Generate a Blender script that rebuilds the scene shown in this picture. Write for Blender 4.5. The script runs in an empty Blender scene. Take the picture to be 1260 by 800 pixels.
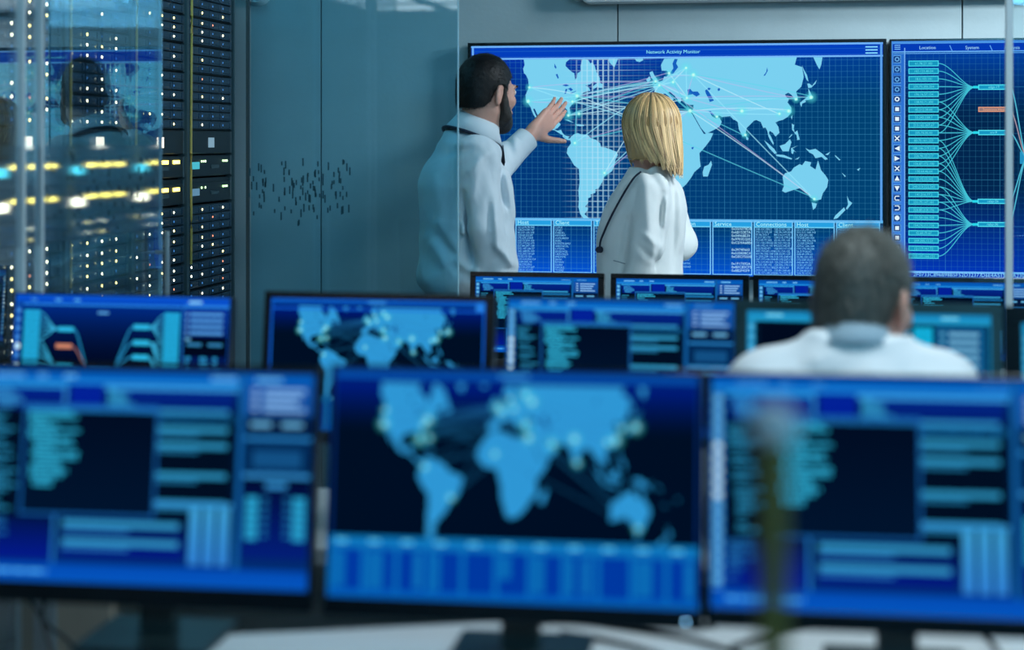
import bpy, bmesh, math, random
import numpy as np
from mathutils import Vector, Matrix
from mathutils.geometry import tessellate_polygon

random.seed(7)
RNG = np.random.default_rng(11)
SC = bpy.context.scene
COL = SC.collection

# ---------------------------------------------------------------- camera
F = 2100.0            # focal length in pixels of a 1260 wide frame
CX, HY = 630.0, 174.0  # image centre column, horizon row
TH = math.radians(9.9)  # camera turned to the left of the wall's normal
CAMZ = 1.54
cam_d = bpy.data.cameras.new('camera')
cam = bpy.data.objects.new('camera', cam_d)
COL.objects.link(cam)
cam.location = (0, 0, CAMZ)
cam.rotation_euler = (math.pi/2, 0, TH)
cam_d.sensor_width = 36.0
cam_d.lens = F/1260*36.0
cam_d.shift_y = -(400-HY)/1260
cam_d.clip_start = 0.05
cam_d.clip_end = 60
cam_d.dof.use_dof = True
cam_d.dof.focus_distance = 5.75
cam_d.dof.aperture_fstop = 1.8
cam_d.dof.aperture_blades = 0
SC.camera = cam

# ---------------------------------------------------------------- view and world
SC.view_settings.view_transform = 'Standard'
SC.view_settings.look = 'None'
SC.view_settings.gamma = 1.0
SC.view_settings.exposure = 0.0
SC.view_settings.use_curve_mapping = False
SC.cycles.use_denoising = True
SC.cycles.max_bounces = 10
SC.cycles.transparent_max_bounces = 48
SC.cycles.sample_clamp_indirect = 6.0
world = bpy.data.worlds.new('room_dark')
SC.world = world
world.use_nodes = True
world.node_tree.nodes['Background'].inputs[0].default_value = (0.05, 0.20, 0.30, 1)
world.node_tree.nodes['Background'].inputs[1].default_value = 0.10


def area_light(name, loc, target, sx, sy, power, color, spread=180):
    l = bpy.data.lights.new(name, 'AREA')
    l.shape = 'RECTANGLE'
    l.size, l.size_y = sx, sy
    l.energy = power
    l.color = color
    l.spread = math.radians(spread)
    o = bpy.data.objects.new(name, l)
    COL.objects.link(o)
    o.location = loc
    d = Vector(target)-Vector(loc)
    o.rotation_euler = d.to_track_quat('-Z', 'Y').to_euler()
    return o


# lamps of the ceiling: over the right of the screen wall, over the people, over the desks
area_light('lamp_wall_right', (2.7, 4.2, 2.62), (2.0, 6.2, 1.9), 0.9, 0.5, 104, (0.82, 0.94, 1.0), 104)
area_light('lamp_people', (0.75, 5.25, 2.64), (-0.5, 5.45, 1.1), 0.5, 0.5, 14, (0.80, 0.92, 1.0), 120)
area_light('lamp_desks', (0.45, 2.72, 2.64), (0.45, 2.85, 0.9), 1.4, 0.5, 24, (0.78, 0.93, 1.0))
area_light('fill_back_room', (1.9, -1.2, 2.64), (-0.3, 4.5, 1.0), 1.6, 0.6, 92, (0.22, 0.68, 1.0))  # added teal fill from behind the camera, standing in for dim ambient light
area_light('fill_server_aisle', (-1.86, 4.9, 2.64), (-1.9, 5.0, 1.0), 0.2, 1.6, 7, (0.25, 0.78, 1.0))  # unseen fill, added to lift the racks and the glass beside them

# ---------------------------------------------------------------- picture <-> place
CT, ST = math.cos(TH), math.sin(TH)


def P(px, py, d):
    """the point at forward distance d that is seen at (px, py) of the photograph"""
    x = (px-CX)/F*d
    return Vector((x*CT-d*ST, x*ST+d*CT, CAMZ-(py-HY)/F*d))


def on_y(px, py, Y):
    dx = (px-CX)/F
    return P(px, py, Y/(dx*ST+CT))


def on_x(px, py, X):
    dx = (px-CX)/F
    return P(px, py, X/(dx*CT-ST))


def on_z(px, py, Z):
    return P(px, py, (CAMZ-Z)*F/(py-HY))


def lin(c):
    c = c/255.0
    return c/12.92 if c <= 0.04045 else ((c+0.055)/1.055)**2.4


def rgb(r, g, b):
    return (lin(r), lin(g), lin(b), 1.0)


# ---------------------------------------------------------------- materials
MATS = {}


def mat(name, color, rough=0.5, metal=0.0, var=0.08, scale=30.0, bump=0.0, bscale=200.0, spec=0.5, **kw):
    if name in MATS:
        return MATS[name]
    m = bpy.data.materials.new(name)
    m.use_nodes = True
    nt = m.node_tree
    b = nt.nodes['Principled BSDF']
    tc = nt.nodes.new('ShaderNodeTexCoord')
    nz = nt.nodes.new('ShaderNodeTexNoise')
    nz.inputs['Scale'].default_value = scale
    nz.inputs['Detail'].default_value = 4
    nt.links.new(tc.outputs['Object'], nz.inputs['Vector'])
    mx = nt.nodes.new('ShaderNodeMix')
    mx.data_type = 'RGBA'
    lo = [max(0, c*(1-var)) for c in color[:3]]+[1]
    hi = [min(1, c*(1+var)) for c in color[:3]]+[1]
    mx.inputs['A'].default_value = lo
    mx.inputs['B'].default_value = hi
    nt.links.new(nz.outputs['Fac'], mx.inputs['Factor'])
    nt.links.new(mx.outputs['Result'], b.inputs['Base Color'])
    b.inputs['Roughness'].default_value = rough
    b.inputs['Metallic'].default_value = metal
    b.inputs['Specular IOR Level'].default_value = spec
    if bump:
        n2 = nt.nodes.new('ShaderNodeTexNoise')
        n2.inputs['Scale'].default_value = bscale
        n2.inputs['Detail'].default_value = 3
        nt.links.new(tc.outputs['Object'], n2.inputs['Vector'])
        bp = nt.nodes.new('ShaderNodeBump')
        bp.inputs['Strength'].default_value = bump
        bp.inputs['Distance'].default_value = 0.002
        nt.links.new(n2.outputs['Fac'], bp.inputs['Height'])
        nt.links.new(bp.outputs['Normal'], b.inputs['Normal'])
    for k, v in kw.items():
        b.inputs[k].default_value = v
    MATS[name] = m
    return m


def glow(name, color, strength):
    if name in MATS:
        return MATS[name]
    m = bpy.data.materials.new(name)
    m.use_nodes = True
    nt = m.node_tree
    nt.nodes.clear()
    o = nt.nodes.new('ShaderNodeOutputMaterial')
    e = nt.nodes.new('ShaderNodeEmission')
    e.inputs[0].default_value = color
    e.inputs[1].default_value = strength
    nt.links.new(e.outputs[0], o.inputs[0])
    m.cycles.emission_sampling = 'NONE'
    MATS[name] = m
    return m


def glass(name, tint, gain, ior=1.6, rough=0.0):
    """a thin pane: tinted see-through mixed with a mirror by the angle of view"""
    m = bpy.data.materials.new(name)
    m.use_nodes = True
    nt = m.node_tree
    nt.nodes.clear()
    o = nt.nodes.new('ShaderNodeOutputMaterial')
    t = nt.nodes.new('ShaderNodeBsdfTransparent')
    t.inputs[0].default_value = tint
    g = nt.nodes.new('ShaderNodeBsdfGlossy')
    g.inputs['Roughness'].default_value = rough
    g.inputs['Color'].default_value = (0.92, 0.97, 1, 1)
    fr = nt.nodes.new('ShaderNodeFresnel')
    # the same mirror on both faces of the pane
    ge = nt.nodes.new('ShaderNodeNewGeometry')
    ml = nt.nodes.new('ShaderNodeMix')
    ml.inputs['A'].default_value = ior
    ml.inputs['B'].default_value = 1/ior
    nt.links.new(ge.outputs['Backfacing'], ml.inputs['Factor'])
    nt.links.new(ml.outputs['Result'], fr.inputs['IOR'])
    mu = nt.nodes.new('ShaderNodeMath')
    mu.operation = 'MULTIPLY'
    mu.use_clamp = True
    mu.inputs[1].default_value = gain
    mx = nt.nodes.new('ShaderNodeMixShader')
    nt.links.new(fr.outputs[0], mu.inputs[0])
    nt.links.new(mu.outputs[0], mx.inputs[0])
    nt.links.new(t.outputs[0], mx.inputs[1])
    nt.links.new(g.outputs[0], mx.inputs[2])
    nt.links.new(mx.outputs[0], o.inputs[0])
    MATS[name] = m
    return m


def frosted(name):
    m = bpy.data.materials.new(name)
    m.use_nodes = True
    nt = m.node_tree
    nt.nodes.clear()
    o = nt.nodes.new('ShaderNodeOutputMaterial')
    r = nt.nodes.new('ShaderNodeBsdfRefraction')
    r.inputs['Color'].default_value = (0.95, 0.98, 1.0, 1)
    r.inputs['IOR'].default_value = 1.35
    r.inputs['Roughness'].default_value = 0.085
    d = nt.nodes.new('ShaderNodeBsdfTranslucent')
    d.inputs[0].default_value = (0.5, 0.6, 0.65, 1)
    mx = nt.nodes.new('ShaderNodeMixShader')
    mx.inputs[0].default_value = 0.05
    nt.links.new(r.outputs[0], mx.inputs[1])
    nt.links.new(d.outputs[0], mx.inputs[2])
    nt.links.new(mx.outputs[0], o.inputs[0])
    MATS[name] = m
    return m


# ---------------------------------------------------------------- object helpers
def tag(o, label=None, cat=None, group=None, kind=None):
    if label:
        o['label'] = label
    if cat:
        o['category'] = cat
    if group:
        o['group'] = group
    if kind:
        o['kind'] = kind
    return o


def empty(name, loc=(0, 0, 0), rz=0.0, rx=0.0):
    o = bpy.data.objects.new(name, None)
    o.empty_display_size = 0.05
    COL.objects.link(o)
    o.location = loc
    o.rotation_euler = (rx, 0, rz)
    return o


def link(name, me, parent=None, m=None):
    o = bpy.data.objects.new(name, me)
    COL.objects.link(o)
    if m is not None and not me.materials:
        me.materials.append(m)
    if parent is not None:
        o.parent = parent
    return o


class MB:
    """collects shapes for one mesh object"""
    def __init__(self):
        self.bm = bmesh.new()

    def box(self, x0, y0, z0, x1, y1, z1, bevel=0.0, seg=2):
        m = Matrix.Translation(((x0+x1)/2, (y0+y1)/2, (z0+z1)/2)) @ Matrix.Diagonal((abs(x1-x0), abs(y1-y0), abs(z1-z0), 1))
        r = bmesh.ops.create_cube(self.bm, size=1, matrix=m)
        if bevel:
            es = list({e for v in r['verts'] for e in v.link_edges})
            bmesh.ops.bevel(self.bm, geom=es, offset=bevel, segments=seg, affect='EDGES', profile=0.5)
        return self

    def cyl(self, a, b, r0, r1=None, seg=16, caps=True):
        a, b = Vector(a), Vector(b)
        r1 = r0 if r1 is None else r1
        q = (b-a).to_track_quat('Z', 'Y').to_matrix().to_4x4()
        m = Matrix.Translation((a+b)/2) @ q
        bmesh.ops.create_cone(self.bm, cap_ends=caps, segments=seg, radius1=r0, radius2=r1, depth=(b-a).length, matrix=m)
        return self

    def ball(self, c, r, sx=1, sy=1, sz=1, seg=16):
        m = Matrix.Translation(c) @ Matrix.Diagonal((sx, sy, sz, 1))
        bmesh.ops.create_uvsphere(self.bm, u_segments=seg, v_segments=max(6, seg//2), radius=r, matrix=m)
        return self

    def tube(self, pts, r, seg=8, r_end=None):
        pts = [Vector(p) for p in pts]
        n = len(pts)
        rings = []
        up = Vector((0, 0, 1))
        for i, p in enumerate(pts):
            t = (pts[min(i+1, n-1)]-pts[max(i-1, 0)]).normalized()
            u = t.cross(up)
            if u.length < 1e-3:
                u = t.cross(Vector((1, 0, 0)))
            u.normalize()
            w = t.cross(u).normalized()
            rr = r if r_end is None else r+(r_end-r)*i/(n-1)
            rings.append([self.bm.verts.new(p+u*(rr*math.cos(2*math.pi*k/seg))+w*(rr*math.sin(2*math.pi*k/seg))) for k in range(seg)])
        for i in range(n-1):
            for k in range(seg):
                self.bm.faces.new((rings[i][k], rings[i][(k+1) % seg], rings[i+1][(k+1) % seg], rings[i+1][k]))
        self.bm.faces.new(rings[0][::-1])
        self.bm.faces.new(rings[-1])
        return self

    def prism(self, poly, z0, z1):
        """poly: list of (x, y), extruded in z"""
        a = [self.bm.verts.new((x, y, z0)) for x, y in poly]
        b = [self.bm.verts.new((x, y, z1)) for x, y in poly]
        n = len(poly)
        self.bm.faces.new(a[::-1])
        self.bm.faces.new(b)
        for i in range(n):
            self.bm.faces.new((a[i], a[(i+1) % n], b[(i+1) % n], b[i]))
        return self

    def mesh(self, name, m=None, smooth=False):
        me = bpy.data.meshes.new(name)
        bmesh.ops.recalc_face_normals(self.bm, faces=self.bm.faces)
        self.bm.to_mesh(me)
        self.bm.free()
        if m is not None:
            me.materials.append(m)
        if smooth:
            me.polygons.foreach_set('use_smooth', [True]*len(me.polygons))
            try:
                me.set_sharp_from_angle(angle=math.radians(40))
            except Exception:
                pass
        return me

    def obj(self, name, m, parent=None, smooth=False):
        return link(name, self.mesh(name, m, smooth), parent)


def bezier(pts, n=24):
    """Catmull-Rom through the points"""
    pts = [Vector(p) for p in pts]
    q = [pts[0]*2-pts[1]]+pts+[pts[-1]*2-pts[-2]]
    out = []
    segs = len(pts)-1
    per = max(2, n//segs)
    for i in range(segs):
        p0, p1, p2, p3 = q[i:i+4]
        for k in range(per):
            t = k/per
            out.append(0.5*((2*p1)+(p2-p0)*t+(2*p0-5*p1+4*p2-p3)*t*t+(3*p1-p0-3*p2+p3)*t**3))
    out.append(pts[-1])
    return out

# ---------------------------------------------------------------- what the screens show
def screen_mat():
    if 'screen_picture' in MATS:
        return MATS['screen_picture']
    m = bpy.data.materials.new('screen_picture')
    m.use_nodes = True
    nt = m.node_tree
    nt.nodes.clear()
    o = nt.nodes.new('ShaderNodeOutputMaterial')
    e = nt.nodes.new('ShaderNodeEmission')
    a = nt.nodes.new('ShaderNodeAttribute')
    a.attribute_name = 'ink'
    t = nt.nodes.new('ShaderNodeBsdfTransparent')
    mx = nt.nodes.new('ShaderNodeMixShader')
    nt.links.new(a.outputs['Color'], e.inputs[0])
    nt.links.new(a.outputs['Alpha'], mx.inputs[0])
    nt.links.new(t.outputs[0], mx.inputs[1])
    nt.links.new(e.outputs[0], mx.inputs[2])
    nt.links.new(mx.outputs[0], o.inputs[0])
    m.cycles.emission_sampling = 'NONE'
    MATS['screen_picture'] = m
    return m


GLYPHS = {}


def glyph(ch):
    if ch in GLYPHS:
        return GLYPHS[ch]

    def run(body):
        c = bpy.data.curves.new('tmp', 'FONT')
        c.body = body
        c.resolution_u = 2
        o = bpy.data.objects.new('tmp', c)
        COL.objects.link(o)
        dg = bpy.context.evaluated_depsgraph_get()
        me = o.evaluated_get(dg).to_mesh()
        v = [(p.co.x, p.co.y) for p in me.vertices]
        me.calc_loop_triangles()
        f = [tuple(t.vertices) for t in me.loop_triangles]
        o.evaluated_get(dg).to_mesh_clear()
        bpy.data.objects.remove(o)
        bpy.data.curves.remove(c)
        return v, f
    if 'II' not in GLYPHS:
        v, _ = run('II')
        GLYPHS['II'] = max(p[0] for p in v)
    v, _ = run('I'+ch+'I')
    adv = max(p[0] for p in v)-GLYPHS['II']
    v, f = run(ch) if ch != ' ' else ([], [])
    GLYPHS[ch] = (v, f, adv)
    return GLYPHS[ch]


class Gfx:
    """flat picture of a screen; u to the right, v down, both 0..1"""
    STEP = 1.5e-4

    def __init__(self, w, h):
        self.w, self.h = w, h
        self.v, self.f, self.c = [], [], []
        self.z = 1

    def layer(self):
        self.z += 1

    def _add(self, pts, faces, cols):
        n = len(self.v)
        self.v += [(u*self.w, -v*self.h, self.z*Gfx.STEP) for u, v in pts]
        self.f += [tuple(i+n for i in f) for f in faces]
        self.c += cols

    @staticmethod
    def col(c):
        return (lin(c[0]), lin(c[1]), lin(c[2]), c[3] if len(c) > 3 else 1.0)

    def rect(self, u0, v0, u1, v1, c, c2=None):
        a = self.col(c)
        b = self.col(c2) if c2 else a
        self._add([(u0, v0), (u0, v1), (u1, v1), (u1, v0)], [(0, 1, 2, 3)], [a, b, b, a])

    def frame(self, u0, v0, u1, v1, t, c):
        tu, tv = t/self.w, t/self.h
        self.rect(u0, v0, u1, v0+tv, c)
        self.rect(u0, v1-tv, u1, v1, c)
        self.rect(u0, v0+tv, u0+tu, v1-tv, c)
        self.rect(u1-tu, v0+tv, u1, v1-tv, c)

    def field(self, fn, nu=24, nv=20, box=(0, 0, 1, 1)):
        pts, cols, faces = [], [], []
        for j in range(nv+1):
            for i in range(nu+1):
                u = box[0]+(box[2]-box[0])*i/nu
                v = box[1]+(box[3]-box[1])*j/nv
                pts.append((u, v))
                cols.append(self.col(fn(u, v)))
        for j in range(nv):
            for i in range(nu):
                a = j*(nu+1)+i
                faces.append((a, a+nu+1, a+nu+2, a+1))
        self._add(pts, faces, cols)

    def poly(self, pts, c):
        tri = tessellate_polygon([[Vector((u*self.w, -v*self.h, 0)) for u, v in pts]])
        self._add(pts, [tuple(t) for t in tri], [self.col(c)]*len(pts))

    def line(self, pts, t, c, c2=None):
        """t: width in metres"""
        n = len(pts)
        a = self.col(c)
        b = self.col(c2) if c2 else a
        P2 = [Vector((u*self.w, -v*self.h)) for u, v in pts]
        out, cols = [], []
        for i in range(n):
            d = P2[min(i+1, n-1)]-P2[max(i-1, 0)]
            if d.length < 1e-9:
                d = Vector((1, 0))
            d.normalize()
            s = Vector((-d.y, d.x))*t/2
            k = i/(n-1)
            cc = tuple(a[j]+(b[j]-a[j])*k for j in range(4))
            for q in (P2[i]+s, P2[i]-s):
                out.append((q.x/self.w, -q.y/self.h))
                cols.append(cc)
        self._add(out, [(2*i, 2*i+1, 2*i+3, 2*i+2) for i in range(n-1)], cols)

    def disc(self, u, v, r, c, edge=None, n=14):
        """r in metres; edge colour fades out when given"""
        a = self.col(c)
        b = self.col(edge) if edge else a
        pts = [(u, v)]+[(u+r*math.cos(2*math.pi*k/n)/self.w, v+r*math.sin(2*math.pi*k/n)/self.h) for k in range(n)]
        self._add(pts, [(0, 1+(k+1) % n, 1+k) for k in range(n)], [a]+[b]*n)

    def text(self, s, u, v, size, c, centre=False):
        """baseline at v, size in metres"""
        gs = [glyph(ch) for ch in s]
        x = -sum(g[2] for g in gs)*size/2 if centre else 0.0
        cc = self.col(c)
        for (gv, gf, adv) in gs:
            if gv:
                self._add([(u+(x+p[0]*size)/self.w, v-p[1]*size/self.h) for p in gv], gf, [cc]*len(gv))
            x += adv*size

    def mesh(self, name):
        me = bpy.data.meshes.new(name)
        me.from_pydata(self.v, [], self.f)
        at = me.color_attributes.new('ink', 'FLOAT_COLOR', 'POINT')
        at.data.foreach_set('color', np.array(self.c, dtype=np.float32).ravel())
        me.materials.append(screen_mat())
        return me


# the big map, traced as the displays show it: photograph columns and rows on the screen wall
YS = 6.12                                   # plane of the wall displays' faces
A0 = on_y(579.5, 56.5, YS)
A1 = on_y(1086.5, 52.2, YS)
AW = A1.x-A0.x
AH = AW*9/16
ATOP = (A0.z+A1.z)/2


def uv(px, py):
    p = on_y(px, py, YS)
    return ((p.x-A0.x)/AW, (ATOP-p.z)/AH)


def crop(x0, y0, s, pts):
    return [uv(x0+x/s, y0+y/s) for x, y in pts]


K = 6.667
NA = crop(630, 60, K, [(92, 84), (100, 130), (88, 165), (95, 200), (112, 215), (128, 250), (132, 285), (138, 315), (120, 350), (108, 380), (110, 420), (130, 450), (150, 480), (158, 505), (175, 545), (205, 590), (208, 575), (185, 530), (170, 495), (182, 490), (205, 540), (232, 590), (262, 640), (310, 668), (345, 668), (380, 690), (418, 712), (440, 732), (452, 738), (470, 722), (455, 718), (430, 710), (410, 690), (400, 665), (385, 668), (370, 672), (345, 662), (330, 640), (345, 615), (380, 598), (396, 622), (372, 650), (330, 650), (300, 610), (285, 570), (300, 525), (330, 505), (370, 500), (400, 492), (430, 482), (448, 500), (458, 535), (470, 555), (478, 535), (470, 485), (485, 462), (515, 435), (525, 402), (560, 380), (585, 358), (620, 345), (640, 345), (630, 320), (600, 300), (640, 290), (665, 268), (695, 280), (660, 310), (665, 330), (690, 318), (700, 300), (735, 310), (742, 290), (720, 280), (718, 240), (702, 210), (690, 190), (676, 140), (655, 110), (640, 120), (625, 95), (610, 86), (575, 84), (560, 140), (562, 182), (535, 200), (527, 240), (515, 252), (508, 200), (488, 190), (460, 165), (436, 140), (440, 110), (470, 84)])
SA = crop(670, 160, K, [(150, 40), (165, 62), (190, 70), (205, 70), (215, 55), (240, 35), (265, 25), (300, 35), (350, 40), (380, 70), (420, 80), (455, 110), (460, 140), (500, 145), (540, 160), (590, 180), (600, 205), (580, 240), (572, 290), (550, 340), (520, 360), (490, 380), (470, 430), (440, 480), (415, 488), (415, 515), (375, 530), (380, 550), (355, 560), (355, 600), (330, 630), (355, 640), (350, 660), (325, 690), (350, 715), (378, 735), (355, 742), (320, 730), (290, 690), (275, 630), (280, 570), (275, 500), (285, 430), (280, 320), (240, 290), (205, 230), (180, 190), (185, 150), (215, 110), (208, 84), (185, 82), (165, 72), (145, 52)])
AF = [uv(*p) for p in [(798, 131), (790, 137), (783, 146), (778, 156), (779, 165), (788, 174), (800, 176), (806, 177), (808, 186), (812, 198), (812, 210), (816, 222), (820, 234), (826, 237), (836, 234), (844, 227), (850, 219), (854, 212), (862, 205), (861, 197), (860.5, 188.5), (868, 180), (874, 172), (877.5, 164), (872, 163.5), (866, 165), (861, 157), (856, 148), (851, 139.5), (845, 137), (838, 136.5), (830, 137), (822, 134), (816, 131.5), (812, 129.5), (804, 130)]]
EU = [uv(*p) for p in [(833, 71.5), (817, 72), (813, 80), (814, 87), (820, 87), (823.5, 90), (820, 94), (817, 94), (815, 99), (809, 101), (802.5, 106.5), (805.5, 109.5), (804.7, 114), (800, 116), (793, 119), (792, 127), (797, 131), (803, 129), (808, 124), (811, 119), (815, 116), (818, 115), (822, 118), (827, 124), (829, 122), (824, 117), (821, 114), (824, 113), (830, 118), (833, 122), (836, 127), (838, 124), (838, 121), (841, 122), (843, 127), (848, 129), (853, 129), (853, 133), (850.5, 137), (853, 141), (857, 148), (862, 157), (867, 163), (869, 164.5), (878, 160), (885, 156), (888, 150), (885, 144.7), (881, 146), (876, 143), (873, 138), (876, 139), (880, 143.5), (885, 142), (888, 144), (898.5, 143), (902, 147), (904.5, 148), (907.5, 150), (909, 159), (914, 168.7), (917.5, 164), (918.7, 157.5), (927.7, 148.5), (930.5, 147.7), (936, 150), (939, 157.5), (942, 157), (944, 161), (945.5, 168), (948, 173), (951.5, 178.5), (952, 176), (948.7, 168.5), (946, 164), (947, 161), (951, 163.5), (954, 168), (959, 163.5), (957.7, 156), (954, 150.7), (958.5, 148.7), (963, 147.5), (969, 144), (974, 138), (973.5, 132), (969, 126), (971, 121), (967, 119), (966, 116), (970, 114), (973, 116), (976, 119), (978, 124), (981.5, 123.5), (981.7, 120), (979.5, 112.5), (986, 106.5), (989, 94.5), (987, 82.5), (978, 79.5), (980.5, 70)]]
AU = crop(900, 160, K, [(420, 385), (440, 355), (490, 340), (510, 310), (560, 280), (580, 290), (605, 255), (655, 265), (645, 295), (690, 325), (710, 250), (735, 330), (770, 370), (795, 410), (785, 470), (750, 520), (735, 570), (690, 580), (640, 550), (625, 510), (612, 520), (600, 505), (570, 475), (510, 492), (440, 515), (415, 500), (430, 460)])
ISLES = [crop(780, 60, K, p) for p in [
    [(125, 195), (150, 182), (165, 215), (190, 250), (205, 272), (150, 288), (160, 260), (140, 235)],
    [(98, 255), (125, 225), (138, 255), (113, 275)],
    [(5, 82), (20, 102), (45, 108), (75, 92), (70, 80)],
    [(918, 715), (940, 735), (935, 752), (922, 745)]]] + [crop(630, 60, K, p) for p in [
        [(790, 82), (800, 115), (838, 152), (850, 120), (868, 82)],
        [(428, 580), (460, 583), (506, 608), (470, 598)],
        [(520, 618), (580, 622), (592, 632), (560, 636), (530, 632)],
        [(700, 285), (742, 290), (738, 322), (700, 318)]]] + [crop(900, 60, K, p) for p in [
            [(578, 135), (600, 180), (620, 215), (632, 270), (615, 252), (598, 205)],
            [(672, 68), (700, 130), (722, 168), (737, 130), (747, 68)],
            [(622, 285), (640, 285), (662, 303), (700, 255), (690, 285), (655, 318), (630, 322)],
            [(630, 325), (645, 350), (668, 400), (650, 415), (612, 422), (575, 432), (610, 405), (635, 380)],
            [(563, 440), (600, 420), (612, 435), (580, 450), (575, 478), (565, 460)],
            [(488, 560), (500, 543), (497, 582)],
            [(495, 615), (515, 625), (510, 655), (520, 690), (498, 665)],
            [(470, 730), (495, 700), (500, 705), (480, 728)],
            [(515, 690), (540, 670), (560, 745), (540, 750), (535, 710)]]] + [crop(900, 160, K, p) for p in [
                [(395, 130), (440, 115), (480, 75), (492, 100), (470, 175), (420, 175)],
                [(268, 85), (300, 110), (350, 155), (372, 190), (355, 197), (310, 150)],
                [(362, 200), (430, 205), (500, 235), (490, 242), (420, 224), (370, 214)],
                [(520, 242), (560, 220), (545, 240)],
                [(488, 150), (545, 128), (500, 152), (532, 185), (512, 172), (505, 198), (492, 190)],
                [(605, 148), (640, 165), (690, 155), (740, 190), (792, 240), (768, 245), (740, 220), (690, 232), (670, 200), (640, 185)],
                [(770, 202), (812, 178), (792, 207)], [(850, 205), (895, 245), (885, 250), (850, 215)],
                [(658, 595), (702, 605), (690, 640), (670, 656)],
                [(905, 350), (940, 380), (930, 385)], [(1030, 325), (1058, 310), (1045, 335)],
                [(948, 538), (965, 580), (992, 600), (948, 655), (940, 645), (958, 612)],
                [(925, 635), (935, 658), (870, 725), (838, 733), (850, 705)]]] + [
                    crop(820, 160, K, [(365, 252), (373, 285), (338, 382), (300, 382), (296, 345), (310, 300), (345, 285)])]
SEAS = [crop(780, 60, K, p) for p in [
    [(332, 82), (358, 84), (345, 120), (362, 150), (322, 202), (300, 218), (288, 208), (322, 160), (315, 120)],
    [(438, 335), (460, 328), (480, 350), (522, 350), (542, 375), (512, 392), (480, 372), (440, 382)],
    [(582, 342), (612, 318), (632, 325), (610, 345), (634, 385), (655, 425), (622, 437), (608, 402), (590, 370)],
    [(684, 330), (702, 318), (706, 340), (690, 347)],
    [(612, 512), (630, 512), (660, 545), (640, 545)]]] + [crop(630, 60, K, p) for p in [
        [(408, 300), (440, 288), (468, 302), (440, 308)], [(428, 372), (436, 330), (452, 328), (440, 366)],
        [(455, 328), (478, 318), (498, 335), (480, 348), (468, 336)], [(470, 362), (527, 343), (520, 352), (480, 370)],
        [(370, 205), (382, 240), (372, 245), (355, 210)], [(345, 120), (362, 150), (358, 165), (345, 150)]]] + [
            crop(900, 60, K, [(292, 150), (298, 180), (275, 220), (262, 220), (285, 190)]),
            crop(820, 160, K, [(205, 140), (225, 140), (215, 160), (205, 155)])]
NODES = {k: uv(*p) for k, p in dict(sf=(649.5, 124.6), seattle=(651, 107.5), ny=(709.7, 118), dc=(704, 125), miami=(699, 142), london=(806.5, 100), paris=(811, 105), oslo=(823, 90), riga=(844, 83.5), moscow=(853, 92), prague=(828, 101), istanbul=(845, 120.5), cairo=(849, 136.5), dubai=(882, 143.6), delhi=(912.8, 136.6), wuhan=(959, 140), shanghai=(970.5, 136.6), seoul=(979.5, 122), tokyo=(998, 119.7), melbourne=(1002, 245), saopaulo=(743.5, 213), bogota=(707, 176), colombo=(917, 166), westafrica=(803, 158), bahamas=(712, 140)).items()}
LINKS = [('sf', 'ny'), ('sf', 'dc'), ('sf', 'ny'), ('seattle', 'ny'), ('seattle', 'dc'), ('seattle', 'london'), ('ny', 'london'), ('ny', 'london'), ('ny', 'paris'), ('ny', 'oslo'), ('dc', 'london'), ('dc', 'paris'), ('dc', 'prague'), ('miami', 'london'), ('miami', 'paris'), ('miami', 'istanbul'), ('miami', 'prague'), ('ny', 'istanbul'), ('ny', 'cairo'), ('dc', 'cairo'), ('bogota', 'paris'), ('bogota', 'cairo'), ('bogota', 'westafrica'), ('saopaulo', 'paris'), ('saopaulo', 'westafrica'), ('saopaulo', 'cairo'), ('ny', 'bogota'), ('ny', 'westafrica'), ('dc', 'westafrica'), ('london', 'moscow'), ('london', 'cairo'), ('london', 'istanbul'), ('paris', 'riga'), ('paris', 'istanbul'), ('paris', 'cairo'), ('oslo', 'istanbul'), ('riga', 'istanbul'), ('moscow', 'istanbul'), ('prague', 'cairo'), ('riga', 'prague'), ('moscow', 'oslo'), ('moscow', 'seoul'), ('moscow', 'tokyo'), ('moscow', 'wuhan'), ('istanbul', 'seoul'), ('istanbul', 'tokyo'), ('cairo', 'tokyo'), ('cairo', 'shanghai'), ('cairo', 'wuhan'), ('cairo', 'dubai'), ('cairo', 'colombo'), ('cairo', 'melbourne'), ('moscow', 'melbourne'), ('london', 'melbourne'), ('westafrica', 'melbourne'), ('cairo', 'westafrica'), ('delhi', 'shanghai'), ('istanbul', 'delhi')]


def draw_map(g, fine=True, land=(122, 208, 240), ocean=None):
    W = g.w
    px = W/507.0                            # one pixel of the big display, on this screen
    m = 1.0 if fine else 1.5
    for p in [NA, SA, AF, EU, AU]+ISLES:
        g.poly(p, land)
    g.layer()
    for p in SEAS:
        g.poly(p, (20, 95, 190) if fine else (8, 60, 130))
    g.layer()
    return px, m


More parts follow.
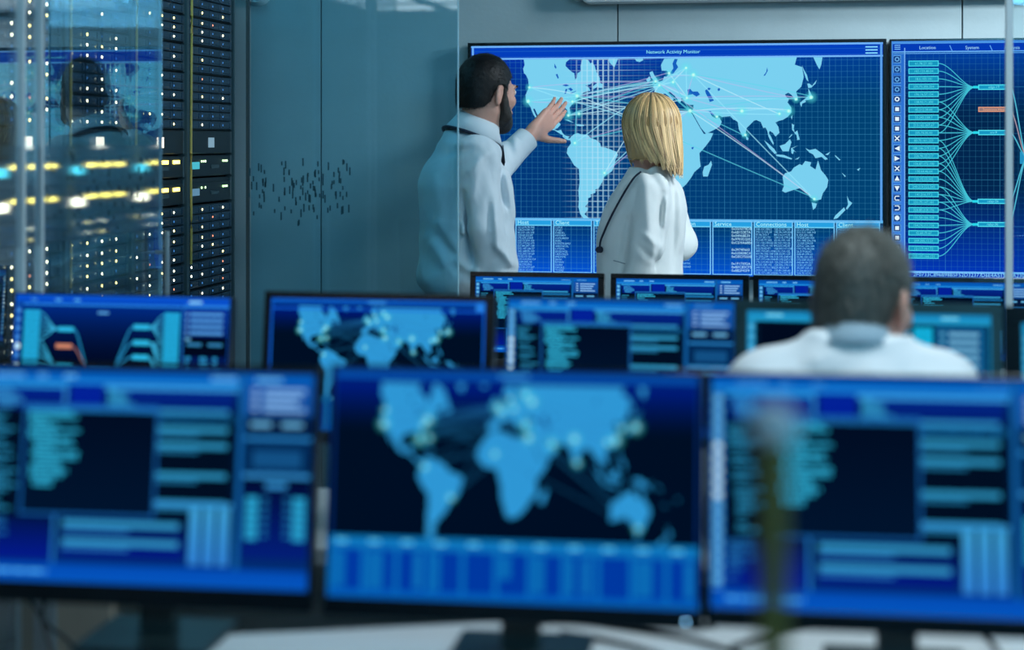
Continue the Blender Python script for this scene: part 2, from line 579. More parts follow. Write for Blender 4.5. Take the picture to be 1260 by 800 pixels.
def draw_links(g, px, m, fine=True):
    rr = random.Random(5)
    for i, (a, b) in enumerate(LINKS):
        (u0, v0), (u1, v1) = NODES[a], NODES[b]
        v1 += rr.uniform(-0.006, 0.006)
        sag = rr.uniform(-0.012, 0.004)
        pts = [(u0+(u1-u0)*k/10, v0+(v1-v0)*k/10+sag*4*(k/10)*(1-k/10)) for k in range(11)]
        c = [(150, 232, 255, .62), (190, 240, 255, .6), (90, 215, 235, .55), (190, 185, 238, .42)][(i*7) % 4]
        g.line(pts, 1.25*px*m, c if fine else (40, 130, 190, .26))
        if i % 6 == 5:
            g.layer()
    g.layer()
    for i, k in enumerate(NODES):
        u, v = NODES[k]
        big = k in ('sf', 'ny', 'tokyo', 'shanghai', 'delhi', 'miami', 'london', 'moscow', 'istanbul', 'cairo', 'riga', 'dubai')
        r = (3.4 if big else 2.4)*px*(1 if fine else 1.7)
        g.disc(u, v, r*(2.6 if fine else 2.2), (110, 240, 240, .55 if fine else .50), (60, 225, 235, 0.0))
    g.layer()
    for i, k in enumerate(NODES):
        u, v = NODES[k]
        r = (2.6 if k in ('sf', 'ny', 'tokyo', 'shanghai', 'delhi', 'moscow', 'cairo') else 1.9)*px*(1 if fine else 1.8)
        g.disc(u, v, r, (225, 255, 250, 1) if fine else (175, 240, 240, 1.0), (130, 245, 235, .7) if fine else (120, 205, 240, .6))
    g.layer()


def rows_text(rr, kind):
    if kind == 'ip':
        return '.'.join(str(rr.randint(1, 255)) for _ in range(4))
    if kind == 'host':
        return rr.choice(['node', 'srv', 'edge', 'relay', 'core'])+'-'+str(rr.randint(1, 99))
    if kind == 'hex':
        return '0x%08X' % rr.randint(0, 2**32-1)
    return ''.join(rr.choice('ABCDEFGHIJKLMNOPRSTUVXYZ') for _ in range(rr.randint(4, 8)))


def wall_map_picture(W, H):
    g = Gfx(W, H)
    px = W/507.0

    def ocean(u, v):
        top = max(0, 1-v/0.26)
        bot = max(0, (v-0.80)/0.20)
        r = 1+5*top*(1-u)+2*bot
        gg = 54+12*u-4*top+30*bot*(1-.4*u)
        b = 122-8*u+62*top*(1-.35*u)+95*bot
        return (r, gg, b)
    g.field(ocean, 26, 26)
    g.layer()
    # header band, small and large grid
    g.rect(0.0, 0.0, 1, 0.058, (4, 66, 190), (3, 60, 185))
    g.layer()
    for i in range(1, 72):
        u = i/72
        g.line([(u, .058), (u, 1)], .75*px, (70, 175, 225, .15 if i % 9 else .28))
    g.layer()
    for j in range(1, 42):
        v = j/41
        g.line([(0, v), (1, v)], .75*px, (70, 175, 225, .15 if j % 8 else .26))
    g.layer()
    draw_map(g)
    # the bright large grid over the Atlantic
    u0, _ = uv(665, 100)
    for i in range(9):
        x = uv(709+i*6.55, 100)[0]
        k = 1-abs(i-4.2)/6.0
        g.line([(x, .063), (x, uv(709, 150)[1]), (x, .76)], 1.7*px, (185, 230, 250, .85*k), (170, 225, 250, .55*k))
    g.layer()
    for j in range(30):
        y = .063+j*.0238
        g.line([(uv(672, 100)[0], y), (uv(735, 100)[0], y), (uv(800, 100)[0], y)], 1.3*px, (185, 230, 250, 0.0), (185, 230, 250, .0))
        xa, xb, xc = uv(690, 0)[0], uv(735, 0)[0], uv(812, 0)[0]
        a = .5 if j % 2 == 0 else .28
        g.line([(xa, y), (xb, y)], 1.3*px, (185, 230, 250, 0.0), (185, 230, 250, a))
        g.line([(xb, y), (xc, y)], 1.3*px, (185, 230, 250, a), (185, 230, 250, 0.0))
    g.layer()
    draw_links(g, px, 1.0)
    # header lines
    g.rect(0.0, 0.0, 1.0, 0.0078, (110, 178, 250))
    g.rect(0.003, 0.0535, 1.0, 0.0605, (120, 188, 252))
    g.rect(0.0015, 0, 0.0062, 0.06, (110, 178, 250))
    g.rect(0.9935, 0, 0.9985, 0.76, (92, 160, 235))
    g.layer()
    g.text('Network Activity Monitor', uv(828, 64)[0], 0.0395, 6.2*px, (140, 245, 255), True)
    for k in range(3):
        g.rect(uv(1065, 0)[0], .0165+k*.0130, uv(1080, 0)[0], .0215+k*.0130, (135, 220, 252))
    # table
    g.layer()
    xs = [uv(x, 275)[0] for x in (584.5, 633, 679.5, 729, 778.5, 827, 875.5, 926.5, 976.5, 1028, 1084)]
    heads = ['', 'Host', 'Client', 'Type', '', 'Location', 'Service', 'Connections', 'Host', 'Client']
    kinds = ['ip', 'ip', 'word', 'hex', 'ip', 'hex', 'hexr', 'ip2', 'ip', 'word']
    rr = random.Random(3)
    vt = 0.7555
    g.rect(0, vt, 1, vt+.012, (95, 178, 235))
    for i in range(10):
        a, b = xs[i]+.0018, xs[i+1]-.0018
        g.rect(a, vt+.009, b, vt+.0315, (38, 160, 226))
    g.layer()
    for i in range(10):
        a, b = xs[i]+.0018, xs[i+1]-.0018
        g.frame(a, vt+.006, b, .995, 1.25*px, (120, 200, 250))
        g.rect(a, vt+.0300, b, vt+.0350, (105, 205, 245))
        if heads[i]:
            g.text(heads[i], a+.005, vt+.0285, 7.2*px, (175, 250, 255))
        k = kinds[i]
        n = {'hexr': 13, 'hex': 12}.get(k, 21)
        dv = .0117 if n == 21 else .0150
        for j in range(n):
            v = vt+.0455+j*dv
            sz = 3.5*px
            if k == 'ip2':
                g.text(rows_text(rr, 'ip'), a+.004, v, sz, (125, 205, 252))
                g.text(rows_text(rr, 'ip'), a+.048, v, sz, (125, 205, 252))
            elif k == 'hexr':
                if j not in (5, 9):
                    g.text(rows_text(rr, 'hex'), b-.050, v, 4.5*px, (175, 232, 255))
            else:
                g.text(rows_text(rr, k), a+.005, v, sz, (125, 205, 252))
    return g.mesh('map_picture')


def desk_map_picture(W, H):
    g = Gfx(W, H)
    px = W/507.0

    def ocean(u, v):
        if v > .745:
            return (0, 56, 160)
        top = max(0, 1-abs(v-.06)/0.20)
        return (0, 14+14*top, 36+92*top)
    g.field(ocean, 8, 26)
    g.layer()
    g.rect(0, 0, 1, .04, (5, 84, 168), (3, 62, 158))
    g.rect(0, .04, 1, .065, (1, 38, 124), (1, 28, 112))
    g.layer()
    draw_map(g, False, land=(46, 150, 212))
    draw_links(g, px, 1.3, False)
    g.frame(0.0, 0.0, 1.0, 1.0, 3*px, (4, 44, 118))
    g.rect(0.0, .030, 1.0, .040, (12, 88, 180))
    if W < .5:
        g.frame(.004, .006, .996, .99, 3.2*px, (22, 104, 222))
        g.rect(.004, .075, .996, .085, (22, 104, 222))
        g.rect(.955, .01, .993, .08, (40, 130, 225))
    g.rect(.46, .018, .54, .030, (60, 160, 235))
    g.layer()
    g.rect(0, .735, 1, .79, (16, 122, 190), (12, 108, 180))
    g.rect(0, .965, 1, 1.0, (4, 92, 180))
    rr = random.Random(8)
    g.layer()
    for i in range(11):
        u = i/11
        g.rect(u, .79, u+.013, .97, (10, 108, 182))
        w = rr.choice((.02, .03, .04, .045))
        if i in (0, 1, 3, 5, 6, 7, 9):
            g.rect(u+.016, .80, u+.016+w, rr.choice((.96, .955, .90)), (10, 104, 178))
        if i in (2, 7, 10):
            g.rect(u+.055, .80, u+.078, .955, (14, 110, 182))
        g.rect(u+.02, .75, u+.05, .765, (90, 200, 245))
    return g.mesh('map_picture')


def code_block(g, u0, v0, u1, v1, c, n, seed, wide=.8, fill=.55):
    rr = random.Random(seed)
    dv = (v1-v0)/n
    ind = 0
    for j in range(n):
        if rr.random() < .12:
            continue
        ind = max(0, min(4, ind+rr.choice((-1, 0, 0, 1))))
        a = u0+(u1-u0)*.06*ind
        x = a
        end = a+(u1-a)*wide*rr.uniform(.3, 1.0)
        while x < end:
            w = (u1-u0)*rr.uniform(.05, .18)
            g.rect(x, v0+j*dv, min(x+w, end), v0+(j+fill)*dv, c)
            x += w+(u1-u0)*.018


def code_picture(W, H, bright=1.0):
    g = Gfx(W, H)
    px = W/440.0

    def bg(u, v):
        top = max(0, 1-v/.20)
        bot = max(0, (v-.72)/.28)
        return (1+2*top+2*bot, 20+34*top+38*bot, 48+98*top+106*bot)
    g.field(bg, 6, 26)
    g.layer()
    # header bar and its words
    g.rect(0, 0, 1, .05, (4, 78, 172), (6, 98, 188))
    g.rect(0, .05, .80, .066, (30, 140, 226))
    for x, w in ((.06, .085), (.185, .03), (.265, .035), (.70, .075), (.83, .075)):
        g.rect(x, .022, x+w, .038, (110, 195, 248))
    # icon strip on the left
    g.rect(0, .066, .034, 1, (14, 88, 162), (12, 92, 178))
    g.layer()
    for k in range(17):
        v = .085+k*.0515
        c = (200, 240, 255) if k in (4, 5, 6, 7, 8) else (100, 180, 228)
        g.frame(.006, v, .028, v+.036, 1.2*px, (70, 150, 215))
        g.disc(.017, v+.018, 5.2*px, c)
    # upper windows
    g.rect(.05, .078, .27, .19, (3, 36, 140), (2, 26, 110))
    g.rect(.285, .066, .385, .19, (3, 34, 150), (2, 30, 150))
    g.rect(.40, .078, .77, .19, (3, 40, 136), (2, 26, 104))
    g.layer()
    g.rect(.04, .072, .27, .086, (46, 160, 232))
    g.rect(.268, .066, .276, .20, (50, 140, 215))
    g.rect(.388, .072, .78, .088, (60, 165, 235))
    code_block(g, .06, .098, .19, .188, (58, 160, 222), 5, 1)
    code_block(g, .40, .092, .50, .175, (60, 180, 225), 5, 2)
    g.rect(.34, .178, .755, .196, (50, 150, 205))
    # dark panes below, code on the left
    g.rect(.04, .20, .77, .69, (1, 14, 34))
    g.rect(.548, .205, .772, .235, (24, 110, 170))
    g.layer()
    code_block(g, .045, .215, .145, .68, (40, 135, 178), 21, 3, 1.0)
    for v in (.26, .335, .475, .605):
        g.rect(.55, v, .755, v+.024, (46, 148, 195))
        g.rect(.55, v+.032, .55+.12, v+.045, (36, 122, 170))
    # window in front
    g.layer()
    g.rect(.15, .178, .552, .69, (1, 12, 34), (1, 20, 46))
    g.rect(.15, .165, .552, .197, (36, 130, 210))
    g.layer()
    g.frame(.15, .165, .552, .69, 3.0*px, (24, 92, 165))
    code_block(g, .168, .20, .33, .56, (50, 182, 224), 17, 4, 1.0, .62)
    # below the window
    g.rect(.035, .70, .25, .90, (2, 20, 70), (3, 26, 140))
    g.rect(.255, .69, .262, .92, (40, 128, 205))
    g.rect(.28, .70, .64, .88, (1, 18, 60), (3, 24, 130))
    g.layer()
    for v in (.71, .795):
        g.rect(.285, v, .625, v+.030, (48, 145, 195))
        g.rect(.285, v+.038, .48, v+.052, (40, 120, 185))
    code_block(g, .045, .71, .14, .88, (34, 115, 180), 8, 5)
    g.rect(.552, .612, .775, .632, (52, 148, 214))
    for k in range(3):
        x = .655+k*.042
        g.rect(x, .635, x+.030, .90, (60, 158, 212), (48, 130, 214))
    # right hand column
    g.rect(.785, 0, .80, .93, (18, 92, 160))
    g.rect(.80, .055, 1, .20, (20, 84, 170), (16, 70, 140))
    g.layer()
    for k in range(4):
        v = .072+k*.030
        g.rect(.822, v, .84, v+.012, (150, 195, 240))
        g.rect(.855, v, .975-.012*(k % 3), v+.016, (128, 180, 232))
    g.rect(.805, .205, .995, .29, (2, 22, 60))
    g.rect(.805, .305, .995, .47, (3, 40, 84))
    g.rect(.805, .485, .995, .86, (1, 10, 40), (3, 30, 120))
    g.layer()
    for x in (.82, .91):
        g.rect(x, .228, x+.06, .25, (100, 175, 220))
    g.rect(.805, .295, .995, .312, (40, 130, 200))
    g.rect(.805, .468, .995, .488, (50, 140, 205))
    g.rect(.83, .36, .97, .44, (18, 78, 130))
    for k in range(6):
        v = .575+k*.034
        g.rect(.815, v, .85, v+.028, (40, 160, 205))
        g.rect(.95, v, .985, v+.028, (40, 160, 205))
        g.rect(.86, v+.004, .878, v+.014, (36, 130, 185))
        g.rect(.925, v+.004, .943, v+.014, (36, 130, 185))
    g.rect(.87, .51, .93, .535, (50, 140, 205))
    # status bar
    g.rect(0, .915, 1, 1, (3, 74, 178), (5, 86, 190))
    g.layer()
    code_block(g, .04, .945, .36, .975, (70, 165, 238), 1, 6, 1.0, .6)
    g.frame(0, 0, 1, 1, 1.2*px, (8, 84, 176))
    return g.mesh('code_picture')


def curve_pts(x0, y0, x1, y1, n=12):
    return [(x0+(x1-x0)*k/n, y0+(y1-y0)*(3*(k/n)**2-2*(k/n)**3)) for k in range(n+1)]


def desk_nodes_picture(W, H):
    g = Gfx(W, H)
    px = W/285.0

    def bg(u, v):
        top = max(0, 1-v/.5)
        return (1, 10+42*top**1.5, 38+120*top**1.5)
    g.field(bg, 4, 20)
    g.layer()
    g.rect(0, 0, 1, .055, (6, 72, 196), (8, 80, 204))
    g.rect(.035, .062, .78, .078, (36, 128, 228))
    g.rect(0, .05, .03, 1, (12, 72, 160))
    for x in (.07, .185, .275):
        g.rect(x, .028, x+.03, .044, (90, 190, 245))
    g.rect(.39, .118, .44, .134, (90, 170, 230))
    g.layer()
    for k in range(13):
        v = .10+k*.066
        g.disc(.016, v+.02, (4.2 if k in (4, 6, 7) else 3)*px, (190, 235, 255) if k in (4, 6, 7) else (66, 140, 215))
    n = 20
    for k in range(n):
        v = .115+k*.0405
        g.rect(.042, v, .118, v+.034, (34, 172, 222))
        g.rect(.70, v, .772, v+.034, (34, 172, 222))
    hubs_l = [(.205, .235), (.205, .49), (.205, .62), (.205, .80)]
    hubs_r = [(.56, .205), (.56, .32), (.56, .425), (.56, .60)]
    for j, (hx, hy) in enumerate(hubs_l):
        g.rect(hx, hy, hx+.075, hy+.034, (44, 184, 228))
        for k in range(j*5, j*5+6):
            if k < n:
                g.line(curve_pts(.118, .132+k*.0405, hx, hy+.017), 1.2*px, (58, 180, 225))
        g.line(curve_pts(hx+.075, hy+.017, .36, .53 if j < 2 else .60), 1.5*px, (40, 150, 205))
    g.rect(.20, .36, .275, .394, (204, 132, 104))
    g.line(curve_pts(.275, .377, .36, .53), 1.2*px, (170, 120, 120))
    g.rect(.36, .50, .465, .55, (30, 120, 180))
    for j, (hx, hy) in enumerate(hubs_r):
        g.rect(hx, hy, hx+.075, hy+.036, (44, 184, 228))
        for k in range(j*5, j*5+6):
            if k < n:
                g.line(curve_pts(hx+.075, hy+.018, .70, .132+k*.0405), 1.2*px, (58, 180, 225))
        g.line(curve_pts(.465, .53, hx, hy+.018), 1.6*px, (40, 150, 205))
    g.layer()
    g.rect(.785, .05, .79, 1, (36, 120, 215))
    g.rect(.79, .055, 1, .075, (40, 130, 225))
    g.rect(.795, .08, .99, .28, (8, 50, 150), (5, 36, 110))
    g.rect(.795, .29, .99, .42, (1, 8, 28))
    g.rect(.795, .43, .99, .75, (2, 24, 84))
    g.layer()
    g.rect(.81, .025, .87, .045, (130, 205, 248))
    for k in range(4):
        g.rect(.80, .115+k*.045, .812, .13+k*.045, (110, 180, 240))
        g.rect(.82, .112+k*.045, .97, .132+k*.045, (84, 160, 228))
    g.rect(.80, .295, .825, .31, (110, 190, 240))
    for x in (.81, .905):
        g.rect(x, .33, x+.065, .352, (50, 130, 180))
    for k in range(3):
        code_block(g, .805+k*.062, .43, .85+k*.062, .70, (44, 150, 205), 9, 20+k, 1.0, .7)
    g.frame(0, 0, 1, 1, 1.6*px, (20, 96, 210))
    return g.mesh('node_picture')


def desk_panel_picture(W, H):
    g = Gfx(W, H)
    px = W/300.0

    def bg(u, v):
        return (2, 22+8*u, 44+10*u)
    g.field(bg, 4, 8)
    g.layer()
    g.rect(0, 0, 1, .04, (20, 120, 180), (26, 140, 190))
    g.rect(0, .04, 1, .075, (30, 150, 200))
    g.rect(0, .075, .035, 1, (30, 130, 180))
    g.rect(.055, .09, .74, .95, (1, 10, 30))
    g.layer()
    for k in range(12):
        v = .12+k*.07
        g.disc(.018, v, 4*px, (140, 215, 245) if k in (4, 5) else (70, 170, 215))
    for x in (.08, .30, .45, .80):
        g.rect(x, .022, x+.07, .038, (120, 215, 245))
    n = 14
    for k in range(n):
        v = .10+k*.045
        g.rect(.69, v, .765, v+.040, (20, 178, 222))
        g.line(curve_pts(.58, .20+.12*(k//4), .69, v+.02), 2*px, (40, 160, 205))
    g.rect(.52, .20, .60, .235, (40, 170, 215))
    g.rect(.775, .085, .98, .42, (14, 84, 132))
    g.rect(.775, .45, .98, .60, (4, 50, 90))
    g.layer()
    for k in range(5):
        g.rect(.795, .13+k*.055, .815, .148+k*.055, (90, 170, 205))
        g.rect(.83, .128+k*.055, .95, .155+k*.055, (110, 175, 210))
    for x in (.79, .89):
        g.rect(x, .48, x+.07, .51, (40, 170, 210))
    g.rect(.775, .57, .98, .60, (18, 104, 140))
    g.frame(0, 0, 1, 1, 2*px, (26, 130, 180))
    return g.mesh('panel_picture')


# the right wall display: photograph columns and rows on the same plane
B0 = on_y(1097.0, 52.0, YS)


def wall_nodes_picture():
    W, H = AW, AH
    g = Gfx(W, H)
    px = W/507.0

    def w(px_, py_):
        p = on_y(px_, py_, YS)
        return ((p.x-B0.x)/W, (B0.z-p.z)/H)

    def bg(u, v):
        top = max(0, 1-v/.3)
        bot = max(0, (v-.62)/.38)
        mid = 1-top-bot
        return (2, 36+34*top+20*bot+8*u*mid, 78+100*top+112*bot)
    g.field(bg, 12, 24)
    g.layer()
    for i in range(1, 72):
        g.line([(i/72, .055), (i/72, 1)], .75*px, (70, 175, 225, .10 if i % 9 else .26))
    g.layer()
    for j in range(1, 42):
        g.line([(0, j/41), (1, j/41)], .75*px, (70, 175, 225, .10 if j % 8 else .24))
    g.layer()
    sc = 450/180.0

    def q(x, y):
        return w(1080+x/sc, 40+y/sc)
    uA, vA = q(42, 30)
    g.rect(0, 0, 1, q(40, 62)[1], (4, 60, 182), (3, 58, 180))
    g.layer()
    g.rect(0, 0, 1, q(40, 38)[1], (78, 152, 232))
    g.rect(0, q(40, 61)[1], 1, q(40, 64)[1], (112, 188, 252))
    g.rect(0, q(40, 67)[1], 1, q(40, 69)[1], (100, 176, 245))
    g.rect(0, q(40, 70)[1], q(82, 70)[0], .97, (40, 110, 205), (60, 128, 225))
    g.rect(q(82, 60)[0], q(82, 50)[1], q(85, 60)[0], .97, (120, 180, 245))
    for x in (228, 352):
        g.line([q(x-6, 42), q(x+2, 60)], 1*px, (90, 165, 240))
    g.layer()
    for k in range(3):
        a, b = q(52, 41+k*6), q(70, 43+k*6)
        g.rect(a[0], a[1], b[0], b[1], (130, 205, 250))
    for s, x in (('Location', 128), ('System', 270), ('Analysis', 390)):
        u, v = q(x, 54)
        g.text(s, u, v, 5.6*px, (160, 225, 255))
    # icon strip
    ys = [85, 116, 147, 178, 208, 239, 269, 299, 329, 360, 391, 422, 452, 483, 513, 543, 574, 605, 635, 666, 697]
    for k, y in enumerate(ys):
        a, b = q(48, y-12), q(72, y+12)
        g.rect(a[0], a[1], b[0], b[1], (6, 52, 130))
        g.frame(a[0], a[1], b[0], b[1], .9*px, (110, 185, 245))
    g.layer()
    for k, y in enumerate(ys):
        u, v = q(60, y)
        c = (225, 245, 255)
        if k in (0, 1, 2, 3, 4, 16):
            g.disc(u, v, 2.9*px, c if k > 3 else (100, 170, 225))
        elif k in (9, 10, 12, 13):
            s = {9: -1, 10: 1}.get(k)
            if s:
                g.poly([q(60-s*8, y-8), q(60+s*8, y), q(60-s*8, y+8)], c)
            else:
                s = 1 if k == 12 else -1
                g.poly([q(60-8, y+s*7), q(60, y-s*8), q(60+8, y+s*7)], c)
        elif k in (8, 11):
            g.line([q(53, y-7), q(67, y+7)], 1.3*px, c)
            g.line([q(67, y-7), q(53, y+7)], 1.3*px, c)
        elif k in (14, 15):
            s = 1 if k == 14 else -1
            g.line([q(60+s*7, y-6), q(60-s*5, y-6), q(60-s*7, y), q(60-s*5, y+6), q(60+s*7, y+6)], 1.2*px, c)
        else:
            a, b = q(54, y-6), q(66, y+6)
            g.rect(a[0], a[1], b[0], b[1], c)
    g.layer()
    for k, y in enumerate(ys):
        if k in (4, 0, 1, 2, 3):
            u, v = q(60, y)
            g.disc(u, v, 1.5*px, (6, 52, 130))
    # the list of boxes and the curves
    n = 26
    by = [98+k*23.75 for k in range(n)]
    rr = random.Random(4)
    hubs = [(308, 171, 408), (308, 311, 406), (306, 523, 404), (306, 594, 402)]
    groups = [(0, 10), (5, 15), (10, 20), (16, 26)]
    for k in range(n):
        a, b = q(95, by[k]-8.5), q(188, by[k]+8.5)
        g.rect(a[0], a[1], b[0], b[1], (22, 150, 190))
    g.layer()
    for k in range(n):
        a, b = q(95, by[k]-8.5), q(188, by[k]+8.5)
        g.frame(a[0], a[1], b[0], b[1], 1.0*px, (70, 220, 240))
        u, v = q(142, by[k]+3.5)
        g.text(rows_text(rr, 'ip'), u, v, 4*px, (90, 225, 240), True)
    g.layer()
    for (hx, hy, hx1), (k0, k1) in zip(hubs, groups):
        for k in range(k0, k1):
            a, b = q(188, by[k]), q(hx-8, hy)
            g.line(curve_pts(a[0], a[1], b[0], b[1], 16), .95*px, (70, 205, 225, .85))
    g.layer()
    for i, (hx, hy, hx1) in enumerate(hubs):
        a, b = q(hx+2, hy-8), q(hx1, hy+8)
        g.rect(a[0], a[1], b[0], b[1], (22, 150, 195))
        g.line([q(hx-14, hy), q(hx+2, hy)], 3.0*px, (40, 215, 235))
        s, e = q(hx1, hy), q(462, 388)
        g.line(curve_pts(s[0], s[1], e[0], e[1], 16), 1.3*px, (90, 200, 225, .9))
    a, b = q(310, 232), q(406, 247)
    g.rect(a[0], a[1], b[0], b[1], (150, 120, 120))
    s, e = q(406, 240), q(462, 388)
    g.line(curve_pts(s[0], s[1], e[0], e[1], 16), 1.2*px, (190, 160, 170, .9))
    a, b = q(438, 370), q(640, 408)
    g.rect(a[0], a[1], b[0], b[1], (40, 150, 200))
    g.layer()
    for i, (hx, hy, hx1) in enumerate(hubs):
        a, b = q(hx+2, hy-8), q(hx1, hy+8)
        g.frame(a[0], a[1], b[0], b[1], 1.1*px, (80, 225, 245))
        u, v = q((hx+hx1)/2, hy+3)
        g.text(rows_text(rr, 'host'), u, v, 4*px, (110, 230, 245), True)
    a, b = q(310, 232), q(406, 247)
    g.frame(a[0], a[1], b[0], b[1], 1.0*px, (230, 160, 130))
    u, v = q(358, 243)
    g.text('Suspicious Host', u, v, 4*px, (235, 170, 140), True)
    # right half, beyond the edge of the photograph
    for k in range(n):
        a, b = q(1000, by[k]-8.5), q(1095, by[k]+8.5)
        g.rect(a[0], a[1], b[0], b[1], (22, 150, 190))
    for j in range(4):
        hy = 150+j*150
        a, b = q(800, hy-8), q(898, hy+8)
        g.rect(a[0], a[1], b[0], b[1], (22, 150, 195))
        s, e = q(640, 388), q(800, hy)
        g.line(curve_pts(s[0], s[1], e[0], e[1], 16), 1.3*px, (90, 200, 225, .9))
        for k in range(j*6, min(n, j*6+8)):
            s, e = q(898, hy), q(1000, by[k])
            g.line(curve_pts(s[0], s[1], e[0], e[1], 16), .95*px, (70, 205, 225, .85))
    # bottom line of figures
    v0 = q(100, 737)[1]
    g.rect(0, v0, 1, v0+.008, (112, 188, 250))
    g.layer()
    u = q(110, 745)[0]
    v = q(110, 753)[1]
    while u < .97:
        s = rows_text(rr, 'hex')[2:]
        g.text(s, u, v, 6.4*px, (140, 215, 250))
        u += .052
    g.frame(0, 0, 1, 1, 1.5*px, (70, 140, 225))
    return g.mesh('node_picture')

# ---------------------------------------------------------------- materials of the place
WALL = mat('wall_paint', (0.37, 0.47, 0.505), 0.62, var=0.07, scale=9, bump=0.25, bscale=70, spec=0.35)
JOINT = mat('joint_dark', (0.05, 0.075, 0.085), 0.8)
FLOORM = mat('floor_vinyl', (0.22, 0.25, 0.26), 0.35, var=0.1, scale=6)
CEILM = mat('ceiling_paint', (0.55, 0.6, 0.62), 0.8, var=0.03)
BLACK = mat('black_plastic', (0.006, 0.011, 0.015), 0.32, var=0.15, scale=60, bump=0.05, bscale=900)
BEZEL = mat('bezel_gloss', (0.004, 0.009, 0.013), 0.16, var=0.1)
BEZELT = mat('bezel_teal_grey', (0.012, 0.045, 0.055), 0.3, var=0.1)
STEEL = mat('brushed_steel', (0.55, 0.6, 0.62), 0.28, 0.9, var=0.08, scale=80)
RACKM = mat('rack_black', (0.016, 0.028, 0.036), 0.42, 0.3, var=0.15, scale=20)
RACKG = mat('rack_post_grey', (0.10, 0.15, 0.17), 0.4, 0.5, var=0.1)
CADDY = mat('caddy_blue_black', (0.022, 0.062, 0.110), 0.30, 0.25, var=0.2, scale=90)
UNITM = mat('unit_case', (0.018, 0.034, 0.045), 0.4, 0.3, var=0.12)
DESKM = mat('white_laminate', (0.84, 0.88, 0.90), 0.4, var=0.03, scale=12)
PANELM = mat('grey_panel', (0.20, 0.25, 0.265), 0.6, var=0.08, scale=8)
WOODM = mat('grey_wood', (0.50, 0.46, 0.38), 0.5, var=0.25, scale=5)
WHITEP = mat('white_paint_metal', (0.82, 0.86, 0.87), 0.35, var=0.02)
CABLE = mat('cable_black', (0.008, 0.010, 0.012), 0.5)
YELLOW = mat('cable_yellow', (0.62, 0.43, 0.10), 0.45, var=0.1)
LED_W = glow('led_warm_white', (1.0, 0.93, 0.62, 1), 7.0)
LED_Y = glow('led_yellow', (1.0, 0.80, 0.28, 1), 7.0)
LED_B = glow('led_blue', (0.10, 0.40, 1.0, 1), 0.6)
LED_G = glow('led_green', (0.55, 1.0, 0.42, 1), 5.0)
LED_O = glow('led_orange', (1.0, 0.35, 0.2, 1), 2.0)
LCD_T = glow('lcd_teal', (0.08, 0.55, 0.68, 1), 0.9)
LCD_TB = glow('lcd_teal_bright', (0.08, 0.60, 0.72, 1), 3.0)
TAG_HOT = glow('lit_screen_warm', (1.0, 0.86, 0.62, 1), 6.0)
BAR_Y = glow('light_bar_yellow', (1.0, 0.74, 0.12, 1), 6.0)
LCD_B = glow('lcd_blue_grey', (0.16, 0.36, 0.55, 1), 0.7)
TAG_W = glow('lit_label_warm', (1.0, 0.90, 0.72, 1), 2.0)
TAG_B = glow('lit_label_cool', (0.30, 0.52, 0.68, 1), 0.7)
PWR = glow('power_light_blue', (0.25, 0.62, 1.0, 1), 9.0)
LAMPM = glow('lamp_diffuser', (0.92, 0.97, 1.0, 1), 5.0)
GL_SIDE = glass('glass_mirrorlike', (0.93, 0.98, 1.0, 1), 1.15, ior=2.2)
GL_PANE = glass('glass_teal_tint', (0.70, 0.92, 0.98, 1), 1.0, ior=1.5)
FROST = frosted('frosted_film')
GLEDGE = mat('glass_edge', (0.42, 0.70, 0.80), 0.25, var=0.05)

# ---------------------------------------------------------------- the room
YW = 6.20
XL, XR, YB, ZC = -4.3, 3.6, -6.0, 2.70


def struct(name, mb, m, label=None, smooth=False):
    o = mb.obj(name, m, None, smooth)
    o['kind'] = 'structure'
    if label:
        o['label'] = label
    o['category'] = name.split('_')[0]
    return o


struct('floor', MB().box(XL, YB, -0.05, XR, YW+0.3, 0.0), FLOORM, 'grey vinyl floor under the desks')
struct('ceiling', MB().box(XL, YB, ZC, XR, YW+0.3, ZC+0.05), CEILM, 'pale ceiling above the frame')
wf = struct('wall_far', MB().box(XL, YW+0.012, 0, XR, YW+0.2, ZC), JOINT, 'grey teal panelled wall behind the big displays')
seams = [XL, on_y(288, 300, YW).x-0.30, on_y(395, 300, YW).x, on_y(760, 20, YW).x, on_y(760, 20, YW).x+1.22, XR]
for a, b in zip(seams[:-1], seams[1:]):
    MB().box(a+0.0025, YW, 0.0, b-0.0025, YW+0.014, ZC, 0.001, 1).obj('wall_panel', WALL, wf)
struct('wall_left', MB().box(XL-0.1, YB, 0, XL, YW+0.2, ZC), WALL, 'wall on the left behind the server racks')
struct('wall_right', MB().box(XR, YB, 0, XR+0.1, YW+0.2, ZC), WALL, 'wall on the right outside the frame')
struct('wall_back', MB().box(XL, YB-0.1, 0, XR, YB, ZC), WALL, 'wall behind the camera')
dr = struct('door_1', MB().box(-3.4, YB, 0, -1.9, YB+0.05, 2.15), mat('door_dark', (0.03, 0.05, 0.06), 0.4), 'dark double door in the wall behind the camera')
MB().box(-3.5, YB, 0, -3.4, YB+0.07, 2.22).box(-1.9, YB, 0, -1.8, YB+0.07, 2.22).box(-3.4, YB, 2.15, -1.9, YB+0.07, 2.22).obj('door_frame', WHITEP, dr)

